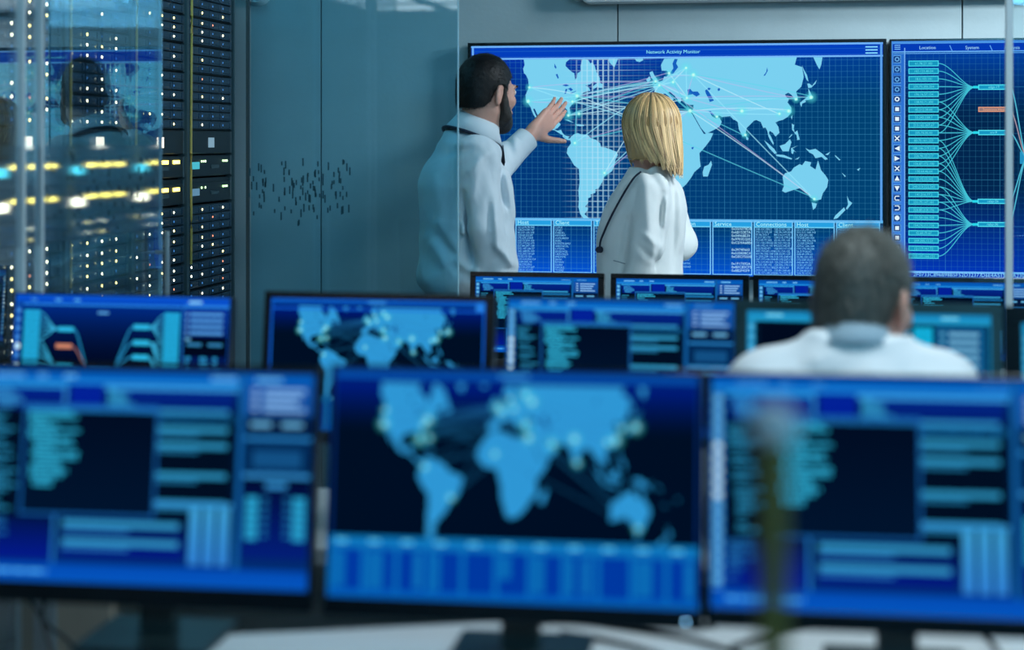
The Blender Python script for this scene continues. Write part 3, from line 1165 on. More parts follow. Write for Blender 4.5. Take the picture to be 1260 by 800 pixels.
# ceiling lamps in strips (their mirror image shows in the glass)
STRIP = MB().box(-.27, -.028, 0.0, .27, .028, .012).mesh('light_strip', LAMPM)
for row, ly in (('front', -2.95), ('rear', -3.70)):
    for k, (lx, lab) in enumerate(((-3.35, 'left'), (-2.65, 'middle'), (-1.95, 'right'))):
        t = tag(empty('ceiling_light', (lx, ly, ZC-0.06)), 'striped ceiling lamp mirrored at the top of the glass, %s row, %s one' % (row, lab), 'lamp', 'striped ceiling lamps behind the camera')
        m = MB()
        m.box(-.31, -.31, 0, .31, -.295, .06).box(-.31, .295, 0, .31, .31, .06).box(-.31, -.295, 0, -.295, .295, .06).box(.295, -.295, 0, .31, .295, .06).box(-.295, -.295, .03, .295, .295, .06)
        m.obj('lamp_frame', WHITEP, t)
        for q in range(4):
            link('light_strip', STRIP, t).location = (0, -.21+q*.14, 0.001)

# ---------------------------------------------------------------- server racks
XRK = -2.05
Y_RK = [4.00, 4.47, 4.94, 5.41]
RNAME = ['leftmost', 'second from left', 'third from left', 'rightmost']
PITCH = 0.0953


def rack_front(y, w):
    return y


caddy_me = None
LEDS = {}


def led_mesh(key, m, r=0.0032):
    if key not in LEDS:
        LEDS[key] = MB().ball((0, 0, 0), r, 0.6, 1, 1.25, seg=8).mesh('status_light', m)
    return LEDS[key]


def build_rack(i, y0):
    w = 0.47
    t = tag(empty('server_rack', (XRK, y0+w/2, 0)), 'tall black server rack behind the glass, %s of the four' % RNAME[i], 'server rack', 'server racks behind the glass wall')
    hw = w/2
    for s in (-1, 1):
        MB().box(-0.02, s*hw-(0.012 if s > 0 else 0), 0, 0.012, s*hw+(0 if s > 0 else 0.012), 2.3).obj('post', RACKG, t)
        MB().box(-0.80, s*hw-(0.004 if s > 0 else 0), 0.0, -0.02, s*hw+(0 if s > 0 else 0.004), 2.3).obj('side_panel', RACKM, t)
    MB().box(-0.80, -hw+.012, 2.24, 0.0, hw-.012, 2.30).obj('top_panel', RACKM, t)
    MB().box(-0.80, -hw+.012, 0.0, 0.0, hw-.012, 0.06).obj('plinth', RACKM, t)
    MB().box(-0.80, -hw+.012, 0.06, -0.785, hw-.012, 2.24).obj('back_panel', RACKM, t)
    bl = MB().box(-0.012, -hw+.014, 0.0, -0.002, hw-.014, 0.170, 0.002, 1).mesh('blank_panel', RACKM)
    for k in range(5):
        link('blank_panel', bl, t).location = (0, 0, 0.068+k*0.174)
    return t


UW = 0.442


def unit_case(t, h):
    MB().box(-0.60, -UW/2+0.004, 0.0, -0.004, UW/2-0.004, h-0.003).obj('case', UNITM, t)
    for s in (-1, 1):
        MB().box(-0.010, s*UW/2-(0.010 if s > 0 else 0), 0.001, 0.004, s*UW/2+(0 if s > 0 else 0.010), h-0.004, 0.0015, 1).obj('ear', RACKG, t)


caddy = MB()
caddy.box(-0.004, -0.0495, 0.0, 0.008, 0.0495, 0.0262, 0.0015, 1)
caddy.box(0.007, -0.040, 0.006, 0.0105, 0.022, 0.0200, 0.001, 1)
caddy.box(0.007, 0.028, 0.004, 0.0105, 0.044, 0.0222, 0.001, 1)
CADDY_ME = caddy.mesh('drive_caddy', CADDY)
ORD = ['topmost', 'second', 'third', 'fourth', 'fifth', 'sixth', 'seventh', 'eighth', 'ninth', 'tenth']


def drive_shelf(i, yc, z, n, lab):
    t = tag(empty('drive_shelf', (XRK, yc, z)), lab, 'server', 'drive shelves in the racks')
    unit_case(t, PITCH)
    rr = random.Random(100*i+n)
    mood = rr.random()
    for c in range(4):
        for r in range(3):
            o = link('drive_caddy', CADDY_ME, t)
            o.location = (0.0, -0.155+c*0.1035, 0.0035+r*0.0300)
            x = rr.random()
            lit = 0.62 if z < 1.35 or mood > .5 else 0.30
            if i == 3 and c > 1:
                lit *= .5
            if x < lit*.6:
                me = led_mesh('w', LED_W)
            elif x < lit:
                me = led_mesh('y', LED_Y)
            elif x < lit+.03:
                me = led_mesh('o', LED_O, 0.0028)
            else:
                me = led_mesh('b', LED_B, 0.0030)
            l = link('status_light', me, o)
            l.location = (0.0105, -0.0455, 0.0130)
    return t


for i, y0 in enumerate(Y_RK):
    build_rack(i, y0)
    yc = y0+0.235
    who = 'the %s rack' % RNAME[i]
    for n in range(6):                       # above the lit label
        z = 1.580+PITCH*(5-n)
        if z+PITCH > 2.23:
            continue
        drive_shelf(i, yc, z, n, 'black drive shelf in %s, %s above the lit label' % (who, ['nearest', 'second', 'third', 'fourth', 'fifth', 'sixth'][5-n]))
    # the panel with the lit label
    t = tag(empty('label_panel', (XRK, yc, 1.497)), 'dark front panel with a small lit white label in %s' % who if i < 3 else 'dark front panel with a dull blue label in the rightmost rack', 'server', 'panels with lit labels')
    unit_case(t, 0.083)
    MB().box(-0.004, -0.205, 0.002, 0.006, 0.205, 0.078, 0.002, 1).obj('front_panel', UNITM, t)
    MB().box(0.006, -0.026, 0.022, 0.009, 0.026, 0.056).obj('lit_label', TAG_W if i < 3 else TAG_B, t)
    for k, z in enumerate((1.420, 1.330)):
        t = tag(empty('network_switch', (XRK, yc, z)), 'dark unit with small lights and %s screen in %s' % (('teal', 'blue' if i == 3 else 'warm white')[k], who), 'server', 'units with green lights')
        unit_case(t, 0.075 if k == 0 else 0.087)
        MB().box(-0.004, -0.205, 0.002, 0.005, 0.205, 0.070, 0.002, 1).obj('front_panel', UNITM, t)
        MB().box(0.005, -0.19, 0.026, 0.0075, -0.115, 0.050).obj('small_screen', (LCD_T if k == 0 else LCD_B) if i == 3 else (LCD_TB if k == 0 else TAG_HOT), t)
        MB().box(0.005, 0.0, 0.026, 0.0065, 0.075, 0.040, 0.003, 1).obj('badge_plate', RACKG, t)
        g = led_mesh('g', LED_G, 0.0032)
        yy = led_mesh('y', LED_Y)
        for q, yl in enumerate((-0.09, -0.072, -0.054, 0.125, 0.145, 0.165)):
            if k == 1 and q == 1:
                continue
            link('status_light', g if i > 1 or q % 2 else yy, t).location = (0.006, yl, 0.052)
        if i < 3:
            for q in range(3):
                MB().box(0.005, -0.085+q*0.10, 0.046, 0.0075, -0.030+q*0.10, 0.058).obj('light_bar', BAR_Y, t)
    for n in range(4):
        z = 1.327-PITCH*(n+1)
        drive_shelf(i, yc, z, 10+n, 'black drive shelf in %s, %s below the units with small lights' % (who, ['first', 'second', 'third', 'fourth'][n]))
    if i:
        b = y0-0.001
        pts = [(XRK+0.024, b+0.004, 2.22), (XRK+0.026, b-0.004, 1.9), (XRK+0.020, b+0.006, 1.5), (XRK+0.022, b+0.004, 1.25 if i != 2 else 1.5), (XRK+0.018, b+0.012, 1.13 if i != 2 else 1.47)]
        o = MB().tube(bezier(pts, 24), 0.0042, 6).obj('patch_cable', YELLOW, None, True)
        tag(o, 'yellow cable running down the gap left of the %s rack' % RNAME[i], 'cable', 'yellow cables between the racks')

# ---------------------------------------------------------------- glass enclosure
XG = on_y(305, 200, 5.0).x                     # side glass plane, ending at the front pane's corner
yA, yB_, yC, yD = 3.10, on_x(24, 200, XG).y, on_x(47, 200, XG).y, on_x(197, 200, XG).y
ZG = 2.62


def pane_x(name, y0, y1, lab):
    o = tag(MB().box(XG-0.005, y0, 0.02, XG+0.005, y1, ZG).obj(name, GL_SIDE), lab, 'glass pane')
    return o


g1 = pane_x('glass_partition', yA, yB_-0.004, 'fixed glass panel at the left edge in front of the racks')
MB().box(XG+0.0053, yA+0.01, 1.31, XG+0.0068, yB_-0.01, 1.53).obj('frosted_band', FROST, g1)
g2 = pane_x('glass_partition', yB_+0.004, yC-0.004, 'narrow glass panel between the two bright upright edges')
MB().box(XG+0.0053, yB_+0.006, 1.31, XG+0.0068, yC-0.006, 1.53).obj('frosted_band', FROST, g2)
g3 = pane_x('glass_door', yC+0.004, yD, 'mirroring glass door before the racks with long steel handle')
MB().box(XG+0.0053, yC+0.006, 1.31, XG+0.0068, yD-0.002, 1.53).obj('frosted_band', FROST, g3)
MB().box(XG-0.005, yD, 0.02, XG+0.005, yD+0.003, ZG).obj('edge', GLEDGE, g3)
hy = yD-0.042
MB().cyl((XG+0.035, hy, 0.92), (XG+0.035, hy, 1.305), 0.0075).cyl((XG+0.005, hy, 0.97), (XG+0.035, hy, 0.97), 0.005).cyl((XG+0.005, hy, 1.25), (XG+0.035, hy, 1.25), 0.005).obj('handle', STEEL, g3, True)
for yy_, lab, r in ((yB_, 'bright upright steel edge of the left glass, outer one', 0.0045), (yC, 'bright upright steel edge of the left glass, by the door', 0.0040)):
    o = tag(MB().box(XG-0.008, yy_-r, 0.0, XG+0.012, yy_+r, ZG).obj('glass_edge_profile', WHITEP), lab, 'profile')
YP = 5.0
xe = on_y(563, 200, YP).x
gp = tag(MB().box(XG+0.012, YP-0.005, 0.02, xe, YP+0.005, ZG).obj('glass_partition', GL_PANE), 'tall tinted glass panel left of the man, marked with small dashes', 'glass pane')
MB().box(xe, YP-0.006, 0.02, xe+0.003, YP+0.006, ZG).obj('edge', GLEDGE, gp)
tag(MB().box(XG-0.004, YP-0.007, 0.0, XG+0.004, YP+0.007, ZG).obj('corner_profile', JOINT), 'thin dark upright corner seam of the glass enclosure', 'profile')
rr = random.Random(12)
m = MB()
DASHM = mat('dash_dark_blue', (0.012, 0.085, 0.12), 0.6)
for k in range(105):
    px = rr.choice([rr.uniform(306, 345), rr.uniform(345, 375), rr.uniform(365, 432), rr.uniform(372, 432)])
    py = rr.choice([rr.uniform(196, 275), rr.uniform(205, 245)])
    c = on_y(px, py, YP)
    h = rr.choice((.006, .008, .012))
    m.box(c.x-.0022, YP-.0065, c.z-h, c.x+.0022, YP-.0052, c.z+h)
o = m.obj('dash_marks', DASHM, gp)
o['kind'] = 'stuff'
m = MB()
for k in range(60):
    y = rr.uniform(yC+.02, yD-.02)
    z = rr.uniform(1.32, 1.52)
    h = rr.choice((.005, .007))
    m.box(XG+.0069, y-.004, z-h, XG+.0078, y+.004, z+h)
o = m.obj('dash_marks', DASHM, g3)
o['kind'] = 'stuff'

# white upright post in front of the right wall display, with the pane it carries
c = on_y(1241.5, 200, 4.45)
po = tag(MB().box(c.x-0.0085, 4.45-0.012, 0, c.x+0.0085, 4.45+0.012, ZC, 0.002, 1).obj('post', WHITEP), 'slim white upright post in front of the right wall display', 'post')
tag(MB().box(c.x+0.0085, 4.446, 0.02, c.x+0.85, 4.454, ZG).obj('glass_partition', glass('glass_clear', (0.93, 0.98, 0.99, 1), 0.6, 1.5)), 'clear glass panel right of the slim white post', 'glass pane')

# ---------------------------------------------------------------- wall displays and fixtures


def wall_display(name, x0, ztop, w, h, pic, lab, am):
    t = tag(empty(name, (x0+w/2, YW, ztop-h)), lab, 'display')
    MB().box(-w/2, -0.068, 0, w/2, -0.012, h, 0.003, 2).obj('housing', BLACK, t)
    MB().box(-0.2, -0.012, h*.3, 0.2, 0.0, h*.7).obj('wall_bracket', BLACK, t)
    b = am
    m = MB()
    y0, y1 = -0.0835, -0.066
    m.box(-w/2, y0, h-b, w/2, y1, h, .001, 1).box(-w/2, y0, 0, w/2, y1, b, .001, 1).box(-w/2, y0, b, -w/2+b, y1, h-b, .001, 1).box(w/2-b, y0, b, w/2, y1, h-b, .001, 1)
    m.obj('bezel', BEZEL, t)
    s = link('screen', pic, t)
    s.location = (-w/2+b, -0.0700, h-b)
    s.rotation_euler = (math.pi/2, 0, 0)
    return t


bz = 0.0118
wall_display('wall_display', A0.x-bz, ATOP+bz, AW+2*bz, AH+2*bz, wall_map_picture(AW, AH), 'large wall display with the light blue world map', bz)
wall_display('wall_display', B0.x-bz*.6, B0.z+bz*.9, AW+2*bz*.6, AH+2*bz*.6, wall_nodes_picture(), 'large wall display at right with boxes joined by curves', bz*.6)
# white bar lamp on the wall just above the displays
p0 = on_y(708, 3, 6.08)
t = tag(empty('wall_light', (p0.x+1.0, YW, p0.z)), 'long white light fixture on the wall above the displays', 'lamp')
MB().box(-0.98, -0.12, 0.0, 1.0, 0.0, 0.13, 0.02, 3).obj('body', WHITEP, t)
MB().box(-1.02, -0.10, 0.012, -0.98, -0.01, 0.11, 0.012, 2).obj('end_cap', STEEL, t)
p0 = on_y(315, 7, 6.17)
t = tag(empty('smoke_detector', (p0.x, YW, p0.z)), 'small ribbed white dome on the far wall at top left', 'detector')
MB().cyl((0, -0.05, .055), (0, 0, .055), 0.042, 0.055, 20).obj('body', WHITEP, t, True)
rib = MB().box(-0.006, -0.058, -0.035, 0.006, -0.046, 0.035).mesh('rib', WHITEP)
for k in range(4):
    o = link('rib', rib, t)
    o.location = (-0.03+0.02*k, 0, .055)

# ---------------------------------------------------------------- monitors
PICS = {}


def picture(kind, w, h):
    k = (kind, round(w, 3), round(h, 3))
    if k not in PICS:
        PICS[k] = {'code': code_picture, 'map': desk_map_picture, 'nodes': desk_nodes_picture, 'panel': desk_panel_picture}[kind](w, h)
    return PICS[k]


def monitor(top, rz, W, H, tilt, bez, kind, desk_z, lab, group, frame_m=None, led=None, roll=0.0):
    """top: world point of the middle of the top edge of the front face"""
    bl, br, bt, bb = bez
    frame_m = frame_m or BEZEL
    t = tag(empty('desk_monitor', (top.x, top.y, desk_z), rz), lab, 'monitor', group)
    z0 = top.z-desk_z
    R = Matrix.Rotation(-tilt, 3, 'X')

    def put(o, off, extra=0.0):
        o.location = Vector((0, 0, z0))+R @ Vector(off)
        o.rotation_euler = (extra-tilt, 0, 0)
        return o
    put(MB().box(-W/2, 0.0065, -H, W/2, 0.030, 0, 0.004, 2).box(-W*.32, 0.028, -H*.82, W*.32, 0.048, -H*.14, 0.008, 2).obj('housing', BLACK, t), (0, 0, 0))
    m = MB()
    m.box(-W/2, 0, -bt, W/2, .008, 0, .0012, 1).box(-W/2, 0, -H, W/2, .008, -H+bb, .0012, 1)
    m.box(-W/2, 0, -H+bb, -W/2+bl, .008, -bt, .0012, 1).box(W/2-br, 0, -H+bb, W/2, .008, -bt, .0012, 1)
    put(m.obj('bezel', frame_m, t), (0, 0, 0))
    w, h = W-bl-br, H-bt-bb
    put(link('screen', picture(kind, w, h), t), (-W/2+bl, 0.0062, -bt), math.pi/2)
    mid = Vector((0, 0, z0))+R @ Vector((0, 0.045, -H*.55))
    n = Vector((0, mid.y+0.05, 0.012))
    MB().cyl((0, mid.y-.005, mid.z), (0, mid.y+.05, mid.z), 0.022).obj('tilt_joint', BLACK, t, True)
    MB().box(-0.028, n.y-0.012, 0.010, 0.028, n.y+0.014, mid.z+0.02, 0.004, 2).obj('neck', mat('stand_dark', (0.010, 0.030, 0.034), 0.4), t)
    MB().box(-0.10, n.y-0.10, 0.0, 0.10, n.y+0.08, 0.012, 0.005, 2).obj('base', mat('stand_dark', (0.010, 0.030, 0.034), 0.4), t)
    if led:
        put(MB().ball((0, 0, 0), 0.0017, seg=8).obj('power_light', PWR, t), (led, -0.0015, -H+bb*.45))
    return t


PHI1, PHI2, PHI3 = math.radians(1.6), math.radians(-2.3), 0.0


def row_d(px, pxc, d0, phi):
    """forward distance, at column px, of the row's plane through (pxc, d0)"""
    a = math.tan(TH-phi)                 # depth lost per metre to the right
    r0 = (pxc-CX)/F*d0
    k = (px-CX)/F
    return (d0+a*r0)/(1+a*k)


# front row: three monitors, strongly out of focus
Z1 = 0.795
d1 = lambda px: row_d(px, 633, 2.41, PHI1)
grp1 = 'blurred monitors of the front row'
for (cx, cy, wpx, y1, kind, bez, lab, led) in (
        (176, 447.5, 449, 737, 'code', (.008, .009, .011, .030), 'blurred front row monitor at left showing windows of code', None),
        (633, 452.5, 465, 757, 'map', (.006, .007, .005, .027), 'blurred front row monitor in the middle showing a world map', .243),
        (1108, 461.0, 474, 770, 'code', (.007, .007, .006, .024), 'blurred front row monitor at right showing a window of code', None)):
    d = d1(cx)
    W = wpx*d/F
    H = (y1-cy)*d/F*1.005
    monitor(P(cx, cy, d), PHI1, W, H, math.radians(8), bez, kind, Z1, lab, grp1, led=led)

# second row
Z2 = 0.76
d2 = lambda px: row_d(px, 620, 3.32, PHI2)
grp2 = 'monitors of the second row'
for (cx, cy, wpx, kind, bez, lab, fm) in (
        (149.5, 362.0, 288, 'nodes', (.003, .004, .004, .02), 'second row monitor at left with boxes joined by curves', None),
        (465, 360.5, 294, 'map', (.013, .017, .013, .025), 'second row monitor with thick black frame showing a world map', None),
        (763, 366.5, 286, 'code', (.003, .005, .005, .02), 'second row monitor in the middle showing windows of code', BEZELT),
        (1068, 371.5, 319, 'panel', (.018, .020, .020, .025), 'thick framed second row monitor behind the seated man', BEZELT),
        (1404, 380.0, 324, 'panel', (.030, .020, .030, .025), 'dark second row monitor cut off by the right edge', None)):
    d = d2(cx)
    W = wpx*d/F
    monitor(P(cx, cy, d), PHI2, W, W*0.63, math.radians(7), bez, kind, Z2, lab, grp2, frame_m=fm)

# third row, small monitors in front of the standing people
Z3 = 0.78
d3 = lambda px: row_d(px, 660, 4.93, PHI3)
grp3 = 'small monitors of the third row'
for (cx, cy, wpx, lab) in (
        (660.5, 335.2, 167, 'small third row monitor in front of the standing man'),
        (836, 337.6, 170, 'small third row monitor in front of the blond woman'),
        (1013, 339.4, 171, 'small third row monitor behind the seated man, left one'),
        (1190, 341.5, 172, 'small third row monitor at right behind the slim post')):
    d = d3(cx)
    W = wpx*d/F
    monitor(P(cx, cy, d), PHI3, W, W*0.64, math.radians(6), (.016, .018, .014, .02), 'code', Z3, lab, grp3)


# ---------------------------------------------------------------- desks
def desk(name, corners, z, panel_in, lab, legs_at=None):
    """corners: world XY, counter-clockwise from near left"""
    cx = sum(c[0] for c in corners)/len(corners)
    cy = sum(c[1] for c in corners)/len(corners)
    loc = [(x-cx, y-cy) for x, y in corners]
    t = tag(empty(name, (cx, cy, 0)), lab, 'desk')
    MB().prism(loc, z-0.03, z).obj('desk_top', DESKM, t)
    for k, (x, y) in enumerate(loc[:1]+loc[1:2]+loc[-2:]):
        v = Vector((x, y))*0.94
        MB().box(v.x-.025, v.y-.025, 0, v.x+.025, v.y+.025, z-0.03, .004, 1).obj('leg', STEEL, t)
    return t, loc


def row_xy(pxc, d0, phi, x, y):
    o = P(pxc, HY, d0)
    return (o.x+x*math.cos(phi)-y*math.sin(phi), o.y+x*math.sin(phi)+y*math.cos(phi))


far = [on_z(px, py, Z1) for px, py in ((1330, 759), (860, 762), (600, 766), (375, 777), (160, 786))]
near = [on_z(px, py, Z1) for px, py in ((150, 1000), (1240, 980))]
desk('desk', [(near[0].x-.35, near[0].y)]+[(near[1].x+.1, near[1].y)]+[(p.x, p.y) for p in far], Z1, 0, 'white desk top under the blurred front row monitors')
q2 = lambda x, y: row_xy(620, 3.32, PHI2, x, y)
t2, loc2 = desk('desk', [q2(-0.98, -.13), q2(1.62, -.13), q2(1.62, .42), q2(-0.98, .42)], Z2, 0, 'desk carrying the second row of monitors')
cx2 = t2.location
a, b = Vector(q2(-0.94, .10)), Vector(q2(1.57, .10))
n = Vector((-(b-a).y, (b-a).x)).normalized()*0.018
MB().prism([(p.x-cx2.x, p.y-cx2.y) for p in (a, b, b+n, a+n)], 0.04, Z2-0.03).obj('front_panel', PANELM, t2)
p = q2(-0.86, -.115)
t = tag(empty('drawer_unit', (p[0], p[1], 0), PHI2), 'grey wood drawer unit under the left end of the second desk', 'cabinet')
MB().box(-.10, 0.0, 0.0, .10, .19, .70, .003, 1).obj('body', WOODM, t)
for k in range(3):
    MB().box(-.095, -0.014, .03+k*.22, .095, -.001, .24+k*.22, .002, 1).obj('drawer', WOODM, t)
q3 = lambda x, y: row_xy(660, 4.93, PHI3, x, y)
desk('desk', [q3(-.24, -.22), q3(1.75, -.22), q3(1.75, .24), q3(-.24, .24)], Z3, 0, 'desk carrying the third row of small monitors')


# cables
def cable(pts, r, lab, grp=None, m=None):
    o = MB().tube(bezier(pts, 36), r, 6).obj('cable', m or CABLE, None, True)
    return tag(o, lab, 'cable', grp)


def dz(px, py, up=0.004):
    v = on_z(px, py, Z1)
    return (v.x, v.y, Z1+up)


cable([dz(655, 770), dz(700, 768), dz(760, 775), dz(850, 790), dz(930, 815)], .004, 'black cable lying on the white desk below the middle front monitor')
cable([dz(660, 764), dz(730, 764), dz(810, 770), dz(880, 774)], .0045, 'black cable along the far edge of the white front desk')
cable([dz(690, 782), dz(740, 790), dz(800, 806), dz(860, 830)], .004, 'short black cable on the white desk right of the stand')
cable([dz(900, 800), dz(935, 788), dz(985, 776), dz(1040, 772)], .004, 'black cable on the white desk under the right front monitor')
cable([dz(1180, 768), dz(1205, 780), dz(1225, 800), dz(1232, 820)], .004, 'black cable at the right end of the white desk')
wpt = lambda px, py, d: tuple(P(px, py, d))
e = on_z(172, 786.5, Z1)
k1 = [wpt(34, 735, 2.95), wpt(45, 752, 2.92), wpt(60, 771, 2.88), wpt(85, 790, 2.8), wpt(110, 830, 2.72), wpt(120, 880, 2.68), (wpt(122, 900, 2.70)[0], wpt(122, 900, 2.70)[1], .3), (wpt(126, 900, 2.72)[0], wpt(126, 900, 2.72)[1], .004)]
cable(k1, .0035, 'thin black cable hanging down at lower left, crossing another')
k2 = [wpt(56, 735, 2.98), wpt(52, 755, 2.97), wpt(55, 775, 2.95), wpt(62, 800, 2.93), wpt(70, 860, 2.9), (wpt(70, 900, 2.9)[0], wpt(70, 900, 2.9)[1], .3), (wpt(74, 900, 2.9)[0], wpt(74, 900, 2.9)[1], .004)]
cable(k2, .0035, 'thin black cable hanging straight at lower left')

# blurred slim stand close to the camera
pb = P(951, 800, 1.25)
t = tag(empty('slim_stand', (pb.x, pb.y, 0)), 'blurred slim olive stand with pale round tip in front of right monitor', 'stand')
OLIVE = mat('olive_metal', (0.16, 0.12, 0.02), 0.5, var=0.1)
ztip = CAMZ-(523-HY)/F*1.25
MB().cyl((0, 0, 0.02), (0, 0, ztip-.01), 0.0105, 0.0105, 12).obj('rod', OLIVE, t, True)
MB().ball((0, 0, ztip), 0.0185, 1, 1, .9).obj('tip', mat('pale_rubber', (0.62, 0.58, 0.60), 0.5), t, True)
MB().cyl((0, 0, 0), (0, 0, 0.02), 0.13, 0.12, 24).obj('foot', OLIVE, t, True)

# ---------------------------------------------------------------- modelling volume for bodies and clothes
class Vol:
    """a sampled distance field that is turned into one continuous surface"""
    def __init__(self, lo, hi, vox):
        self.lo = np.array(lo, dtype=np.float64)
        self.n = np.ceil((np.array(hi)-self.lo)/vox).astype(int)+1
        self.vox = vox
        self.f = np.full(self.n, 0.6, np.float32)
        self.ax = [self.lo[i]+np.arange(self.n[i])*vox for i in range(3)]

    def _sub(self, lo, hi):
        s = []
        for i in range(3):
            a = max(0, int((lo[i]-self.lo[i])/self.vox)-1)
            b = min(self.n[i], int((hi[i]-self.lo[i])/self.vox)+2)
            s.append(slice(a, max(a, b)))
        X = self.ax[0][s[0]][:, None, None]
        Y = self.ax[1][s[1]][None, :, None]
        Z = self.ax[2][s[2]][None, None, :]
        return tuple(s), X, Y, Z

    def apply(self, fn, lo, hi, k=0.0, mode='u'):
        m = 0.03+k
        s, X, Y, Z = self._sub(np.array(lo)-m, np.array(hi)+m)
        f = self.f[s]
        if f.size == 0:
            return self
        d = fn(X, Y, Z).astype(np.float32)
        d = np.broadcast_to(d, f.shape)
        if mode == 'u':
            if k > 0:
                h = np.clip(.5+.5*(d-f)/k, 0, 1)
                r = d*(1-h)+f*h-k*h*(1-h)
            else:
                r = np.minimum(f, d)
        elif mode == 's':
            d = -d
            if k > 0:
                h = np.clip(.5-.5*(d-f)/k, 0, 1)
                r = d*(1-h)+f*h+k*h*(1-h)
            else:
                r = np.maximum(f, d)
        else:
            r = np.maximum(f, d)
        self.f[s] = r
        return self

    def cone(self, a, b, ra, rb, k=0.02, mode='u', flat=None):
        a, b = np.array(a, float), np.array(b, float)
        ba = b-a
        L = float(ba @ ba)+1e-12

        def fn(X, Y, Z):
            x, y, z = X-a[0], Y-a[1], Z-a[2]
            t = np.clip((x*ba[0]+y*ba[1]+z*ba[2])/L, 0, 1)
            qx, qy, qz = x-t*ba[0], y-t*ba[1], z-t*ba[2]
            if flat is not None:            # squeezed along a direction: (dir, factor)
                d, fac = flat
                w = qx*d[0]+qy*d[1]+qz*d[2]
                qx, qy, qz = qx+w*(fac-1)*d[0], qy+w*(fac-1)*d[1], qz+w*(fac-1)*d[2]
            return np.sqrt(qx*qx+qy*qy+qz*qz)-(ra+(rb-ra)*t)
        r = max(ra, rb)
        return self.apply(fn, np.minimum(a, b)-r, np.maximum(a, b)+r, k, mode)

    def chain(self, pts, rs, k=0.02):
        for i in range(len(pts)-1):
            self.cone(pts[i], pts[i+1], rs[i], rs[i+1], k)
        return self

    def ellip(self, c, r, R=None, k=0.02, mode='u'):
        c = np.array(c, float)
        r = np.array(r, float)
        Rt = np.eye(3) if R is None else np.array(R).T

        def fn(X, Y, Z):
            x, y, z = X-c[0], Y-c[1], Z-c[2]
            u = [(Rt[i, 0]*x+Rt[i, 1]*y+Rt[i, 2]*z)/r[i] for i in range(3)]
            q = np.sqrt(u[0]**2+u[1]**2+u[2]**2)
            return (q-1)*r.min()*np.clip(.6+.4*q, .6, 1.6)
        m = r.max()
        return self.apply(fn, c-m, c+m, k, mode)

    def loft(self, st, rot=0.0, k=0.02, mode='u', p=2.2, sub=240):
        """st: rows (z, cx, cy, rx, ry) in a frame turned by rot about z (rx is to the figure's right)"""
        st = np.array(sorted(st), float)
        z = np.linspace(st[0, 0], st[-1, 0], sub)
        v = [np.interp(z, st[:, 0], st[:, i]) for i in range(1, 5)]
        ker = np.hanning(31)
        ker /= ker.sum()
        v = [np.convolve(np.pad(a, 15, mode='edge'), ker, 'valid') for a in v]
        c, s = math.cos(rot), math.sin(rot)

        def fn(X, Y, Z):
            zz = Z.ravel()
            cx, cy, rx, ry = [np.interp(zz, z, a)[None, None, :] for a in v]
            x, y = X*c+Y*s-cx, -X*s+Y*c-cy
            q = (np.abs(x/rx)**p+np.abs(y/ry)**p)**(1/p)
            d = (q-1)*np.minimum(rx, ry)
            return np.maximum(d, np.maximum(st[0, 0]-Z, Z-st[-1, 0]))
        m = float(max(np.abs(st[:, 1]).max()+st[:, 3].max(), np.abs(st[:, 2]).max()+st[:, 4].max()))
        return self.apply(fn, (-m*1.3, -m*1.3, st[0, 0]), (m*1.3, m*1.3, st[-1, 0]), k, mode)

    def half(self, n, d):
        """keep what lies where n.p < d"""
        def fn(X, Y, Z):
            return X*n[0]+Y*n[1]+Z*n[2]-d
        hi = self.lo+(self.n-1)*self.vox
        return self.apply(fn, self.lo, hi, 0, 'i')

    def folds(self, amp, freq, seed, stretch=(1, 1, .45), warp=1.0):
        r = np.random.default_rng(seed)
        idx = np.argwhere(np.abs(self.f) < 0.03)
        p = self.lo+idx*self.vox
        q = p*np.array(stretch)
        w = np.zeros(len(p))
        for o in range(2):
            d = r.normal(size=(4, 3))
            d /= np.linalg.norm(d, axis=1)[:, None]
            ph = r.uniform(0, 6.28, 4)
            ww = sum(np.sin(q @ d[i]*freq*.6+ph[i]) for i in range(4))*warp
            d2 = r.normal(size=(3, 3))
            d2 /= np.linalg.norm(d2, axis=1)[:, None]
            for i in range(3):
                s = np.sin(q @ d2[i]*freq*(1+o)+ww+ph[i])
                w += (1-np.abs(s))**2*(1/(1+o))
        self.f[tuple(idx.T)] += (amp*(0.9-w)).astype(np.float32)
        return self

    def ridge(self, a, b, amp, w, ymax=0.0):
        """a soft cloth fold (amp > 0) or crease (amp < 0) on the side towards -y, along a-b"""
        a, b = np.array(a, float), np.array(b, float)
        ax, az, bx, bz = a[0], a[2], b[0], b[2]
        L = (bx-ax)**2+(bz-az)**2+1e-9
        lo = np.array((min(ax, bx)-3*w, self.lo[1], min(az, bz)-3*w))
        hi = np.array((max(ax, bx)+3*w, ymax, max(az, bz)+3*w))
        s, X, Y, Z = self._sub(lo, hi)
        t = ((X-ax)*(bx-ax)+(Z-az)*(bz-az))/L
        tc = np.clip(t, 0, 1)
        d2 = (X-ax-tc*(bx-ax))**2+(Z-az-tc*(bz-az))**2
        g = amp*np.exp(-d2/(w*w))*(1-np.abs(2*tc-1)**4*.6)
        f = self.f[s]
        near = (np.abs(f) < .04) & (np.broadcast_to(Y, f.shape) < ymax)
        self.f[s] = np.where(near, f-g.astype(np.float32), f)
        return self

